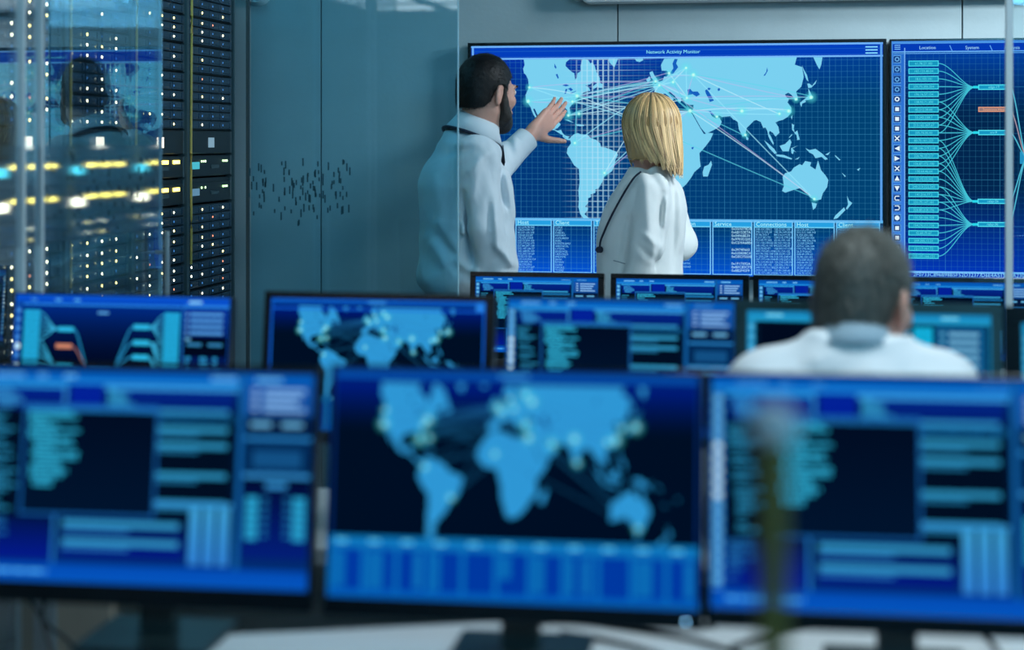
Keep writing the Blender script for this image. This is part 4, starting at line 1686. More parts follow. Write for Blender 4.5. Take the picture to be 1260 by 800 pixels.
    def surface(self, name, m, smooth=2):
        f = self.f
        sg = f < 0
        cnt = np.zeros(np.array(f.shape)-1, np.int8)
        n0, n1, n2 = cnt.shape
        for i in (0, 1):
            for j in (0, 1):
                for k in (0, 1):
                    cnt += sg[i:i+n0, j:j+n1, k:k+n2]
        act = (cnt > 0) & (cnt < 8)
        ids = np.argwhere(act)
        vid = np.full(cnt.shape, -1, np.int64)
        vid[act] = np.arange(len(ids))
        acc = np.zeros((len(ids), 3))
        num = np.zeros(len(ids))
        for ax in range(3):
            for a in (0, 1):
                for b in (0, 1):
                    o = np.zeros(3, int)
                    oth = [q for q in range(3) if q != ax]
                    o[oth[0]], o[oth[1]] = a, b
                    i0 = ids+o
                    i1 = i0.copy()
                    i1[:, ax] += 1
                    f0, f1 = f[tuple(i0.T)], f[tuple(i1.T)]
                    c = (f0 < 0) != (f1 < 0)
                    t = np.where(c, f0/np.where(c, f0-f1, 1), 0)
                    pt = np.tile(o.astype(float), (len(ids), 1))
                    pt[:, ax] += t
                    acc[c] += pt[c]
                    num[c] += 1
        v = self.lo+(ids+acc/num[:, None])*self.vox
        quads = []
        for ax in range(3):
            o1, o2 = [q for q in range(3) if q != ax]
            s0 = [slice(1, -1)]*3
            s0[ax] = slice(0, -1)
            s1 = [slice(1, -1)]*3
            s1[ax] = slice(1, None)
            x = sg[tuple(s0)] != sg[tuple(s1)]
            e = np.argwhere(x)
            base = e.copy()
            base[:, o1] += 1
            base[:, o2] += 1
            inside = sg[tuple(base.T)]

            def cell(d1, d2):
                c = base.copy()
                c[:, o1] -= d1
                c[:, o2] -= d2
                return vid[tuple(c.T)]
            q = np.stack([cell(1, 1), cell(0, 1), cell(0, 0), cell(1, 0)], 1)
            flip = inside if ax != 1 else ~inside
            q[~flip] = q[~flip][:, ::-1]
            quads.append(q)
        q = np.concatenate(quads)
        q = q[(q >= 0).all(1)]
        for _ in range(smooth):              # gentle relaxation
            s = np.zeros_like(v)
            k = np.zeros(len(v))
            for a, b in ((0, 1), (1, 2), (2, 3), (3, 0)):
                np.add.at(s, q[:, a], v[q[:, b]])
                np.add.at(k, q[:, a], 1)
                np.add.at(s, q[:, b], v[q[:, a]])
                np.add.at(k, q[:, b], 1)
            v = v*.5+.5*s/np.maximum(k, 1)[:, None]
        me = bpy.data.meshes.new(name)
        me.vertices.add(len(v))
        me.vertices.foreach_set('co', v.astype(np.float32).ravel())
        me.loops.add(len(q)*4)
        me.loops.foreach_set('vertex_index', q.astype(np.int32).ravel())
        me.polygons.add(len(q))
        me.polygons.foreach_set('loop_start', np.arange(0, len(q)*4, 4, dtype=np.int32))
        me.polygons.foreach_set('use_smooth', np.ones(len(q), bool))
        me.update(calc_edges=True)
        me.validate()
        me.materials.append(m)
        return me


def neck_cut(s, c, ax, rad):
    """ends a garment at the neckline"""
    def fn(X, Y, Z):
        x, y, z = X-c[0], Y-c[1], Z-c[2]
        q = x*ax[0]+y*ax[1]+z*ax[2]
        return np.where(np.sqrt(x*x+y*y+z*z) < rad, q, np.where(q > .05, q, -1.0))
    s.apply(fn, s.lo, s.lo+(s.n-1)*s.vox, 0, 'i')


def rotz(a):
    return np.array(Matrix.Rotation(a, 3, 'Z'))


def head_frame(yaw, pitch, roll=0.0):
    """yaw: turned to the right of looking away; pitch: nodding down"""
    return np.array(Matrix.Rotation(-yaw, 3, 'Z') @ Matrix.Rotation(-pitch, 3, 'X') @ Matrix.Rotation(roll, 3, 'Y'))


def add_head(v, c, R, s=1.0, ears=True):
    c = np.array(c, float)

    def T(p):
        return c+R @ (np.array(p, float)*s)

    def E(p, r, k=.015, mode='u', Rl=None):
        v.ellip(T(p), np.array(r)*s, R if Rl is None else R @ Rl, k*s, mode)

    def C(a, b, ra, rb, k=.01, mode='u'):
        v.cone(T(a), T(b), ra*s, rb*s, k*s, mode)
    E((0, -.014, .028), (.075, .094, .086), .0)
    E((0, .022, -.020), (.064, .076, .085), .02)
    E((0, .030, -.068), (.053, .058, .045), .02)
    C((-.050, -.004, -.060), (0, .072, -.092), .018, .020, .02)
    C((.050, -.004, -.060), (0, .072, -.092), .018, .020, .02)
    E((.040, .068, -.022), (.022, .02, .018), .02)
    E((-.040, .068, -.022), (.022, .02, .018), .02)
    C((-.03, .092, .026), (.03, .092, .026), .009, .009, .012)
    for sx in (-1, 1):
        E((sx*.031, .102, .008), (.017, .014, .012), .010, 's')
        E((sx*.031, .084, .008), (.0125, .0125, .0125), .002)
    C((0, .094, .012), (0, .112, -.026), .007, .0115, .008)
    for sx in (-1, 1):
        E((sx*.011, .103, -.031), (.008, .011, .008), .006)
    C((-.022, .093, -.058), (.022, .093, -.058), .006, .006, .006)
    C((-.018, .092, -.067), (.018, .092, -.067), .007, .007, .006)
    C((-.024, .102, -.0625), (.024, .102, -.0625), .0015, .0015, .003, 's')
    if ears:
        for sx in (-1, 1):
            Rl = np.array(Matrix.Rotation(sx*math.radians(24), 3, 'Z') @ Matrix.Rotation(math.radians(-8), 3, 'X'))
            E((sx*.080, -.012, -.008), (.0085, .020, .034), .006, 'u', Rl)
            E((sx*.089, -.007, -.004), (.006, .011, .020), .004, 's', Rl)
    return T


def hair_cap(name, m, c, R, s, line, lift, vox=.004, extra=None):
    """short hair: an offset skull cut along a hair line z(y)"""
    c = np.array(c, float)
    v = Vol(c-.16*s, c+.16*s, vox)
    v.ellip(c+R @ (np.array((0, -.014, .030))*s), np.array((.077+lift[0], .096+lift[1], .088+lift[2]))*s, R, 0)
    v.ellip(c+R @ (np.array((0, -.048, -.028))*s), np.array((.066+lift[0]*.7, .056+lift[1]*.6, .075))*s, R, .02*s)
    if extra:
        extra(v)
    Rt = R.T
    ys = np.array([a for a, b in line])*s
    zs = np.array([b for a, b in line])*s

    def cut(X, Y, Z):
        x, y, z = X-c[0], Y-c[1], Z-c[2]
        ly = Rt[1, 0]*x+Rt[1, 1]*y+Rt[1, 2]*z
        lz = Rt[2, 0]*x+Rt[2, 1]*y+Rt[2, 2]*z
        return (np.interp(ly, ys, zs)-lz)*.75
    v.apply(cut, v.lo, v.lo+(v.n-1)*vox, 0, 'i')
    v.folds(.0008, 90, 3, (1, 1, 1))
    return v.surface(name, m, 1)


def strand_mesh(name, m, roots, dirs_fn, length, width, segs=3, seed=0):
    """many thin tapered blades, one mesh"""
    r = np.random.default_rng(seed)
    n = len(roots)
    V = np.zeros((n, segs+1, 2, 3))
    p = roots.copy()
    for k in range(segs+1):
        d, side = dirs_fn(p, k/segs)
        w = width*(1-k/segs*.85)
        V[:, k, 0] = p-side*w/2
        V[:, k, 1] = p+side*w/2
        p = p+d*(length[:, None]/segs)
    v = V.reshape(-1, 3)
    base = (np.arange(n)*(segs+1)*2)[:, None]
    f = []
    for k in range(segs):
        a = base+2*k
        f.append(np.concatenate([a, a+1, a+3, a+2], 1))
    f = np.stack(f, 1).reshape(-1, 4)
    me = bpy.data.meshes.new(name)
    me.vertices.add(len(v))
    me.vertices.foreach_set('co', v.astype(np.float32).ravel())
    me.loops.add(len(f)*4)
    me.loops.foreach_set('vertex_index', f.astype(np.int32).ravel())
    me.polygons.add(len(f))
    me.polygons.foreach_set('loop_start', np.arange(0, len(f)*4, 4, dtype=np.int32))
    me.polygons.foreach_set('use_smooth', np.ones(len(f), bool))
    me.update(calc_edges=True)
    me.materials.append(m)
    return me


def short_strands(name, m, cap, c, R, n, length, width, seed, down=.8):
    """blades over a hair cap, lying back and down"""
    r = np.random.default_rng(seed)
    co = np.zeros(len(cap.vertices)*3, np.float32)
    cap.vertices.foreach_get('co', co)
    no = np.zeros(len(cap.vertices)*3, np.float32)
    cap.vertices.foreach_get('normal', no)
    co, no = co.reshape(-1, 3).astype(float), no.reshape(-1, 3).astype(float)
    c = np.array(c)
    ok = ((co-c)*no).sum(1) > .02
    idx = r.choice(np.nonzero(ok)[0], n)
    p, nn = co[idx]+r.normal(scale=.0015, size=(n, 3)), no[idx]
    whorl = c+R @ np.array((0, -.055, .10))
    fl = p-whorl
    fl -= nn*(fl*nn).sum(1)[:, None]
    fl /= np.linalg.norm(fl, axis=1)[:, None]+1e-6
    fl += r.normal(scale=.28, size=(n, 3))
    dirn = fl*down+nn*r.uniform(.12, .55, n)[:, None]
    dirn /= np.linalg.norm(dirn, axis=1)[:, None]

    def fn(q, t):
        d = dirn-nn*.35*t
        s = np.cross(d, nn)
        s /= np.linalg.norm(s, axis=1)[:, None]+1e-6
        return d, s
    return strand_mesh(name, m, p-nn*.002, fn, length*r.uniform(.6, 1.2, n), width, 3, seed)


SKIN = mat('skin_fair', (0.72, 0.37, 0.28), 0.45, var=0.07, scale=45, bump=0.08, bscale=400, **{'Subsurface Weight': 0.12, 'Subsurface Radius': (0.012, 0.005, 0.003), 'Subsurface Scale': 1.0})
SHIRT = mat('shirt_white_cotton', (0.72, 0.79, 0.84), 0.75, var=0.02, scale=20, bump=0.10, bscale=500, spec=0.25)
SHIRT2 = mat('shirt_white_seated', (0.82, 0.85, 0.87), 0.8, var=0.02, scale=20, bump=0.1, bscale=500, spec=0.2)
JACKET = mat('jacket_off_white', (0.74, 0.76, 0.75), 0.75, var=0.03, scale=25, bump=0.15, bscale=600, spec=0.25)
NAVY = mat('navy_cloth', (0.008, 0.012, 0.035), 0.6, var=0.1)
COLLARB = mat('collar_blue_grey', (0.30, 0.42, 0.50), 0.8, var=0.03)
TROUS = mat('trousers_dark', (0.008, 0.010, 0.016), 0.7, var=0.1)
SHOE = mat('shoe_black', (0.01, 0.01, 0.01), 0.35)
HAIRD = mat('hair_near_black', (0.003, 0.003, 0.0035), 0.5, var=0.3, scale=120, bump=0.4, bscale=500, spec=0.35)
HAIRG = mat('hair_brown_grey', (0.095, 0.092, 0.078), 0.5, var=0.4, scale=60, bump=0.5, bscale=500)
BEARD = mat('beard_dark', (0.022, 0.016, 0.013), 0.6, var=0.4, scale=200, bump=0.6, bscale=700)


def hair_blond():
    m = bpy.data.materials.new('hair_blond')
    m.use_nodes = True
    nt = m.node_tree
    b = nt.nodes['Principled BSDF']
    a = nt.nodes.new('ShaderNodeAttribute')
    a.attribute_name = 'tone'
    nt.links.new(a.outputs['Color'], b.inputs['Base Color'])
    b.inputs['Roughness'].default_value = 0.36
    b.inputs['Specular IOR Level'].default_value = 0.5
    return m


def person(px0, d, lab):
    o = P(px0, HY, d)
    t = tag(empty('person', (o.x, o.y, 0), TH), lab, 'person')
    x0 = (px0-CX)/F*d

    def J(px, py, away=0.0):
        dd = d+away
        return np.array(((px-CX)/F*dd-x0, away, CAMZ-(py-HY)/F*dd))
    return t, J


def add_hand(v, w, hd, pn, ts, s=1.0, curl=(.15, .12, .15, .25), spread=(.16, .02, -.10, -.22), thumb=(.55, .8, .1)):
    """w: wrist, hd: along the hand, pn: out of the back of the hand, ts: to the thumb's side"""
    hd, ts = np.array(hd, float), np.array(ts, float)
    hd /= np.linalg.norm(hd)
    ts = ts-hd*(ts @ hd)
    ts /= np.linalg.norm(ts)
    pn = np.array(pn, float)
    pn = pn-hd*(pn @ hd)-ts*(pn @ ts)
    pn /= np.linalg.norm(pn)
    w = np.array(w, float)
    kn = []
    for i, (a, L) in enumerate(((.030, .088), (.009, .092), (-.012, .088), (-.031, .080))):
        k = w+(hd*L+ts*a)*s
        kn.append(k)
        v.cone(w+(hd*.012+ts*a*.55)*s, k, .0155*s, .0118*s, .012*s)
    lens = ((.043, .026, .022), (.048, .030, .024), (.045, .028, .023), (.036, .021, .020))
    for i in range(4):
        p = kn[i]
        ang = 0.0
        d0 = hd*math.cos(spread[i])+ts*math.sin(spread[i])
        r = (.0098, .0088, .0080, .0070) if i < 3 else (.0086, .0078, .0070, .0062)
        for q in range(3):
            ang += curl[i]
            dd = d0*math.cos(ang)-pn*math.sin(ang)
            e = p+dd*lens[i][q]*s
            v.cone(p, e, r[q]*s, r[q+1]*s, .004*s)
            p = e
    # thumb from the side of the palm
    b = w+(hd*.018+ts*.022-pn*.006)*s
    td = hd*thumb[0]+ts*thumb[1]-pn*thumb[2]
    td /= np.linalg.norm(td)
    m1 = b+td*.042*s
    td2 = td*.88+hd*.30
    td2 /= np.linalg.norm(td2)
    m2 = m1+td2*.034*s
    e = m2+td2*.026*s
    v.cone(b, m1, .0165*s, .0120*s, .012*s)
    v.cone(m1, m2, .0115*s, .0100*s, .004*s)
    v.cone(m2, e, .0100*s, .0078*s, .003*s)


def shoe(parent, x, y, yaw, s=1.0):
    v = Vol((-.09, -.14, -.01), (.09, .2, .12), .005)
    v.ellip((0, .07, .035), (.045, .11, .036), None, 0)
    v.ellip((0, -.05, .045), (.038, .06, .045), None, .02)
    v.cone((0, -.045, .05), (0, -.05, .10), .036, .036, .02)
    v.half((0, 0, -1), 0.0)
    o = link('shoe', v.surface('shoe', SHOE), parent)
    o.location = (x, y, 0.0)
    o.rotation_euler = (0, 0, yaw)
    return o


def ring_band(name, m, c, R, outer, thick, parent):
    """a collar: rows of (z, rx, ry, yshift) around the neck, given wall thickness"""
    bm = bmesh.new()
    n = 40
    rows = []
    for (z, rx, ry, ys, gap) in outer:
        row = []
        for k in range(n+1):
            a = math.pi/2+gap+(2*math.pi-2*gap)*k/n
            p = np.array((rx*math.cos(a), ry*math.sin(a)+ys, z+(.0 if True else 0)))
            row.append(bm.verts.new(Vector(np.array(c)+R @ p)))
        rows.append(row)
    for i in range(len(rows)-1):
        for k in range(n):
            bm.faces.new((rows[i][k], rows[i][k+1], rows[i+1][k+1], rows[i+1][k]))
    me = bpy.data.meshes.new(name)
    bmesh.ops.recalc_face_normals(bm, faces=bm.faces)
    bmesh.ops.solidify(bm, geom=bm.faces[:], thickness=thick)
    bm.to_mesh(me)
    bm.free()
    me.materials.append(m)
    me.polygons.foreach_set('use_smooth', [True]*len(me.polygons))
    return link(name, me, parent)


def add_face(t, T, R, s, brow):
    """eyes, brows and lips on the modelled head"""
    white = mat('eye_white', (.75, .74, .72), .25)
    iris = mat('eye_dark', (.03, .02, .015), .15)
    lipm = mat('lips', (.45, .17, .15), .4)
    for sx in (-1, 1):
        e = MB().ball(Vector(T((sx*.031, .0857, .008))), .0114*s, seg=16).obj('eye', white, t, True)
        MB().ball(Vector(T((sx*.031, .0922, .008))), .0056*s, seg=12).obj('iris', iris, e, True)
        MB().tube(bezier([T((sx*.014, .101, .026)), T((sx*.032, .101, .031)), T((sx*.048, .090, .026))], 10), .0035*s, 6, .002*s).obj('eyebrow', brow, t, True)
    MB().tube(bezier([T((-.023, .0935, -.0625)), T((-.010, .1015, -.0605)), T((0, .1025, -.0615)), T((.010, .1015, -.0605)), T((.023, .0935, -.0625))], 16), .0042*s, 6).obj('lips', lipm, t, True)


# ---------------------------------------------------------------- the standing man
def build_man():
    t, J = person(577, 5.42, 'dark haired bearded man in white shirt pointing at the map')
    al = math.radians(70)
    rot = -al                                    # figure frame to picture frame
    Rb = rotz(rot)
    f, r = Rb @ np.array((0, 1, 0)), Rb @ np.array((1, 0, 0))
    hc = J(599, 114, .0)
    Rh = head_frame(math.radians(50), math.radians(4), math.radians(2))
    sc = .96
    neck0 = J(587, 172, .0)
    shR, shL = J(592, 186, -.155), J(560, 184, .17)
    elR, wrR = J(594, 282, -.20), J(614, 368, -.15)
    elL = J(604, 214, .40)
    wrL = J(655, 164, .50)
    hips = J(578, 392, 0.0)

    v = Vol((-.42, -.40, -.005), (.52, .72, 1.86), .0045)
    T = add_head(v, hc, Rh, sc)
    v.cone(neck0, T((0, -.022, -.055)), .062, .056, .03)
    st = [(.90, 0, 0, .155, .105), (1.02, 0, 0, .150, .10), (1.15, 0, .005, .140, .095), (1.30, 0, 0, .155, .105), (1.41, 0, -.005, .155, .100), (1.47, 0, -.01, .115, .075), (1.54, 0, -.01, .06, .055)]
    v.loft(st, rot, .025)
    v.chain([shR+np.array((-.006, 0, -.026)), elR, wrR], [.044, .038, .028], .02)
    v.chain([shL+np.array((0, 0, -.022)), elL, wrL], [.044, .038, .028], .02)
    for s in (-1, 1):
        h = hips+r*.085*s
        h[2] = .92
        kx = h+f*.02+r*.005*s
        kx[2] = .50
        a = h+f*.0+r*.01*s
        a[2] = .07
        v.chain([h, kx, a], [.082, .055, .040], .03)
    add_hand(v, wrL, (.052, .045, .045), (-.5, -.8, .35), (.46, .66, -.50), 1.08, curl=(.10, .10, .12, .15), spread=(.03, .01, -.01, -.03), thumb=(.55, .62, -.55))
    add_hand(v, wrR, (.12, .0, -1), (.2, -1, 0), (.9, 0, .2), 1.0, curl=(.4, .4, .4, .4))
    body = link('body', v.surface('body', SKIN), t)

    line = [(-.12, -.060), (-.085, -.058), (-.055, -.050), (-.034, -.030), (-.022, .008), (.002, .026), (.012, .020), (.016, -.02), (.030, -.02), (.034, .03), (.055, .055), (.075, .066), (.12, .066)]
    cap = hair_cap('hair', HAIRD, hc, Rh, sc, line, (.003, .006, .011))
    hair = link('hair', cap, t)
    link('strands', short_strands('strands', HAIRD, cap, hc, Rh, 3500, .014, .0016, 5), hair)
    add_face(t, T, Rh, sc, BEARD)
    # beard: shell over the jaw
    b = Vol(hc-.15, hc+.15, .004)
    b.ellip(T((0, .030, -.066)), np.array((.060, .066, .054))*sc, Rh, 0)
    b.cone(T((-.055, .0, -.056)), T((0, .075, -.098)), .024, .028, .02)
    b.cone(T((.055, .0, -.056)), T((0, .075, -.098)), .024, .028, .02)
    b.cone(T((.070, .008, -.02)), T((.060, .008, -.06)), .011, .020, .02)
    b.cone(T((-.070, .008, -.02)), T((-.060, .008, -.06)), .011, .020, .02)
    n = Rh @ np.array((0, -1, -.12))
    b.half(n, float(n @ T((0, .010, -.05))))
    n = Rh @ np.array((0, .25, 1))
    b.half(n, float(n @ T((0, .05, -.034))))
    for sx in (-1, 1):
        b.cone(T((sx*.0715, .018, .012)), T((sx*.067, .020, -.03)), .007, .010, .008)
        b.cone(T((sx*.064, .022, -.03)), T((sx*.052, .040, -.075)), .014, .022, .02)
    b.folds(.0012, 130, 9, (1, 1, 1))
    bm_ = b.surface('beard', BEARD, 1)
    be = link('beard', bm_, t)
    link('strands', short_strands('strands', BEARD, bm_, T((0, .02, -.05)), Rh, 1500, .009, .0011, 6), be)

    # shirt
    s = Vol((-.34, -.36, .98), (.36, .62, 1.66), .0045)
    st = [(1.045, 0, .0, .150, .118), (1.075, 0, -.004, .176, .150), (1.11, 0, -.008, .180, .158), (1.18, 0, -.006, .172, .146), (1.30, 0, -.008, .178, .142), (1.40, 0, -.016, .190, .140), (1.455, 0, -.018, .178, .122), (1.495, 0, -.015, .140, .094), (1.530, 0, -.012, .102, .082), (1.575, 0, -.006, .072, .070)]
    s.loft(st, rot, .0)
    cR, cL = wrR+(elR-wrR)*.05, wrL+(elL-wrL)*.14
    s.cone(shR+np.array((-.008, .0, -.020)), elR, .070, .060, .035)
    s.cone(elR, cR, .059, .043, .02)
    s.cone(shL+np.array((0, 0, -.015)), elL, .068, .058, .035)
    s.cone(elL, cL, .056, .043, .02)
    # the larger folds and creases as the photograph shows them
    def q(x, y):
        return J(510+x/3.806, 160+y/3.806, -.15)
    for (x0, y0), (x1, y1), am, w in (((350, 100), (245, 205), .006, .014), ((300, 140), (268, 340), .006, .016), ((372, 340), (388, 560), .009, .013), ((352, 330), (366, 540), -.006, .013), ((180, 598), (285, 668), .010, .016), ((238, 300), (272, 650), -.011, .014), ((430, 195), (470, 430), .006, .014), ((398, 180), (420, 360), -.006, .014), ((378, 525), (480, 650), .008, .014), ((398, 560), (330, 680), -.007, .016), ((90, 420), (200, 560), .005, .020), ((70, 520), (150, 640), .007, .020), ((110, 470), (210, 640), -.006, .018), ((330, 110), (385, 280), -.004, .014), ((130, 120), (280, 90), -.004, .016), ((120, 60), (300, 60), .004, .018), ((90, 200), (120, 420), .004, .02), ((285, 640), (300, 720), .008, .014), ((430, 470), (450, 640), .005, .014)):
        s.ridge(q(x0, y0), q(x1, y1), am*1.7, w, .05)
    for (x0, y0), (x1, y1), am, w in (((395, 60), (430, 130), .006, .012), ((430, 40), (460, 120), -.005, .012), ((470, 30), (480, 100), .005, .010)):
        s.ridge(q(x0, y0), q(x1, y1), am, w, .70)
    s.folds(.0020, 22, 4, (1, 1, .45))
    s.folds(.0009, 48, 14, (1, 1, .5))
    # cuts: neck opening, cuffs, hem
    ax = neck0-T((0, -.022, -.055))
    ax /= -np.linalg.norm(ax)
    neck_cut(s, neck0+np.array((0, 0, .026)), ax, .095)
    for w, e in ((cL, elL), (cR, elR)):
        d_ = (w-e)/np.linalg.norm(w-e)

        def cut(X, Y, Z, w=w, d_=d_):
            q = (X-w[0])*d_[0]+(Y-w[1])*d_[1]+(Z-w[2])*d_[2]
            return np.where(np.sqrt((X-w[0])**2+(Y-w[1])**2+(Z-w[2])**2) < .13, q, -1.0)
        s.apply(cut, w-.1, w+.1, 0, 'i')
    sh = link('shirt', s.surface('shirt', SHIRT, 1), t)
    for w, e in ((cL, elL), (cR, elR)):
        d_ = Vector((w-e)/np.linalg.norm(w-e))
        a = Vector(w)
        MB().cyl(a-d_*.058, a+d_*.004, .0455, .0435, 28).obj('cuff', SHIRT, sh, True)
    # collar, lanyard tie
    Rc = head_frame(math.radians(62), math.radians(20))
    cc = neck0+np.array((0, 0, .036))
    ring_band('collar', SHIRT, cc, Rc, [(.036, .0650, .0670, -.004, .06), (.006, .078, .078, -.006, .22), (-.032, .1010, .098, -.004, .34)], .003, t)
    MB().tube([Vector(cc+Rc @ np.array((.1025*math.cos(a), .0995*math.sin(a)-.004, -.031-.010*abs(math.sin((a-math.pi*1.5)/2)))))for a in np.linspace(math.pi*.58, math.pi*2.42, 40)], .0046, 8).obj('lanyard', NAVY, t, True)
    tp = [cc+Rc @ np.array((.0, .098, -.02)), cc+Rc @ np.array((0, .122, -.07)), cc+Rc @ np.array((0, .122, -.16)), cc+Rc @ np.array((0, .088, -.30)), cc+Rc @ np.array((0, .060, -.40))]
    bm = bmesh.new()
    rows = []
    for p_, w in zip(tp, (.017, .020, .027, .034, .002)):
        rows.append([bm.verts.new(Vector(p_+Rc @ np.array(q))) for q in ((-w, 0, 0), (0, .006, 0), (w, 0, 0))])
    for i in range(4):
        for k in range(2):
            bm.faces.new((rows[i][k], rows[i][k+1], rows[i+1][k+1], rows[i+1][k]))
    bmesh.ops.solidify(bm, geom=bm.faces[:], thickness=.004)
    me = bpy.data.meshes.new('tie')
    bm.to_mesh(me)
    bm.free()
    me.materials.append(NAVY)
    link('tie', me, t)
    # trousers
    v = Vol((-.30, -.30, .03), (.32, .32, 1.12), .007)
    v.loft([(.86, 0, 0, .170, .122), (1.0, 0, 0, .166, .118), (1.085, 0, 0, .156, .112)], rot, 0)
    for s_ in (-1, 1):
        h = hips+r*.085*s_
        h[2] = .90
        kx = h+f*.02+r*.005*s_
        kx[2] = .50
        a = h+r*.01*s_
        a[2] = .085
        v.chain([h, kx, a], [.098, .078, .066], .03)
    v.half((0, 0, -1), -.05)
    v.folds(.004, 18, 8)
    link('trousers', v.surface('trousers', TROUS), t)
    for s_ in (-1, 1):
        a = hips+r*.095*s_
        shoe(t, a[0], a[1], rot)


build_man()


# ---------------------------------------------------------------- the woman
def build_woman():
    t, J = person(790, 5.67, 'blond woman in off white jacket looking up at the map')
    al = math.radians(-72)
    rot = -al
    Rb = rotz(rot)
    f, r = Rb @ np.array((0, 1, 0)), Rb @ np.array((1, 0, 0))
    hc = J(798.5, 163, 0)
    Rh = head_frame(math.radians(-26), math.radians(-2), math.radians(0))
    sc = .955
    neck0 = J(800, 212, .01)
    shL, shR = J(801, 232, -.145), J(812, 230, .17)
    elL, wrL = J(795, 305, -.19), J(775, 372, -.16)
    elR, wrR = J(836, 300, .16), J(796, 305, .22)
    hips = J(790, 395, 0)
    v = Vol((-.34, -.36, -.005), (.36, .40, 1.75), .005)
    T = add_head(v, hc, Rh, sc)
    v.cone(neck0, T((0, -.02, -.055)), .050, .046, .03)
    st = [(.84, 0, 0, .155, .105), (.96, 0, 0, .145, .10), (1.06, 0, .005, .120, .085), (1.20, 0, .01, .135, .10), (1.30, 0, .005, .145, .10), (1.38, 0, -.01, .12, .08), (1.44, 0, -.01, .06, .055)]
    v.loft(st, rot, .03)
    v.chain([shL, elL, wrL], [.042, .034, .025], .025)
    v.chain([shR, elR, wrR], [.042, .034, .025], .025)
    for s in (-1, 1):
        h = hips+r*.08*s
        h[2] = .86
        k = h+f*.02
        k[2] = .46
        a = h.copy()
        a[2] = .07
        v.chain([h, k, a], [.078, .050, .036], .03)
    add_hand(v, wrL, (-.25, -.1, -1), (0, -1, 0), (-1, 0, .1), .9, curl=(.4, .4, .4, .4))
    add_hand(v, wrR, (-1, .1, .1), (0, 1, 0), (.1, 0, 1), .9, curl=(.4, .4, .4, .4))
    link('body', v.surface('body', SKIN), t)

    add_face(t, T, Rh, sc, mat('brow_light_brown', (.16, .10, .06), .7))
    s = Vol((-.34, -.36, .80), (.38, .40, 1.50), .0045)
    st = [(.83, 0, .0, .185, .150), (.95, 0, 0, .178, .146), (1.06, 0, .006, .162, .140), (1.14, 0, .008, .160, .140), (1.24, 0, .004, .172, .142), (1.32, 0, -.012, .178, .132), (1.38, 0, -.022, .160, .108), (1.425, 0, -.024, .112, .080), (1.455, 0, -.022, .070, .058)]
    s.loft(st, rot, 0)
    cL, cR = wrL+(elL-wrL)*.06, wrR+(elR-wrR)*.1
    s.cone(shL+np.array((0, 0, -.012)), elL, .066, .054, .030)
    s.cone(elL, cL, .053, .043, .02)
    s.cone(shR+np.array((0, 0, -.012)), elR, .066, .056, .030)
    s.cone(elR, cR, .056, .043, .02)
    def q(x, y):
        return J(720+x/3.2, 100+y/3.2, -.1)
    for (x0, y0), (x1, y1), am, w in (((292, 440), (262, 720), -.010, .012), ((310, 460), (300, 560), .006, .010), ((235, 335), (292, 430), -.006, .014), ((205, 400), (168, 560), -.004, .014), ((168, 540), (140, 720), -.007, .013), ((225, 370), (240, 620), .006, .018), ((350, 380), (342, 740), -.006, .012), ((378, 420), (385, 660), .005, .016), ((275, 560), (255, 700), .006, .012), ((250, 300), (330, 350), .004, .018), ((215, 590), (275, 640), .005, .012), ((200, 640), (265, 700), -.005, .012)):
        s.ridge(q(x0, y0), q(x1, y1), am*1.7, w, .05)
    s.folds(.0017, 22, 21, (1, 1, .45))
    s.folds(.0007, 48, 15, (1, 1, .5))
    s.half((0, 0, -1), -.84)
    jk = link('jacket', s.surface('jacket', JACKET, 1), t)
    # dark edge of the front opening running to the button
    me = jk.data
    co = np.zeros(len(me.vertices)*3, np.float32)
    me.vertices.foreach_get('co', co)
    co = co.reshape(-1, 3)

    def on_front(px, py, push=.002):
        """the jacket's nearest front surface seen at this column and row"""
        d = 5.67
        q = J(px, py, 0)
        dist = np.hypot(co[:, 0]-q[0], co[:, 2]-q[2])
        m = dist < .012
        if not m.any():
            i = int(np.argmin(dist))
            return Vector(co[i])+Vector((-.001, -push, 0))
        i = np.nonzero(m)[0][np.argmin(co[m, 1])]
        return Vector((q[0], co[i, 1]-push, q[2]))
    pts = [on_front(*p) for p in ((784, 210), (776, 217), (768, 229), (760, 243), (752, 258), (746, 271), (741, 283), (737, 294), (736, 303))]
    MB().tube(bezier(pts, 40), .0036, 6).obj('dark_piping', NAVY, t, True)
    p = on_front(735.5, 305)
    MB().cyl(p+Vector((-.004, -.008, 0)), p+Vector((.004, .004, 0)), .010, .011, 18).obj('button', NAVY, t, True)
    a, b = on_front(752, 317, .0035), on_front(764, 319, .0035)
    MB().tube([a, (a+b)/2, b], .0018, 5).obj('pocket_edge', mat('seam_grey', (.28, .33, .36), .8), t)
    # trousers
    v = Vol((-.28, -.28, .03), (.28, .28, .95), .007)
    v.loft([(.80, 0, 0, .165, .12), (.93, 0, 0, .15, .11)], rot, 0)
    for s_ in (-1, 1):
        h = hips+r*.08*s_
        h[2] = .84
        k = h+f*.02
        k[2] = .46
        a = h.copy()
        a[2] = .085
        v.chain([h, k, a], [.092, .072, .060], .03)
    v.half((0, 0, -1), -.05)
    link('trousers', v.surface('trousers', TROUS), t)
    for s_ in (-1, 1):
        a = hips+r*.085*s_
        shoe(t, a[0], a[1], rot)
    # hair: a bob of long strands over a base
    hv = Vol(hc-.20, hc+.20, .0045)
    hv.ellip(T((0, -.014, .030)), np.array((.086, .104, .096))*sc, Rh, 0)
    hv.cone(T((0, -.035, .02)), T((0, -.050, -.105)), .088*sc, .074*sc, .03)
    hv.cone(T((.052, -.005, .0)), T((.056, -.015, -.10)), .036*sc, .030*sc, .02)
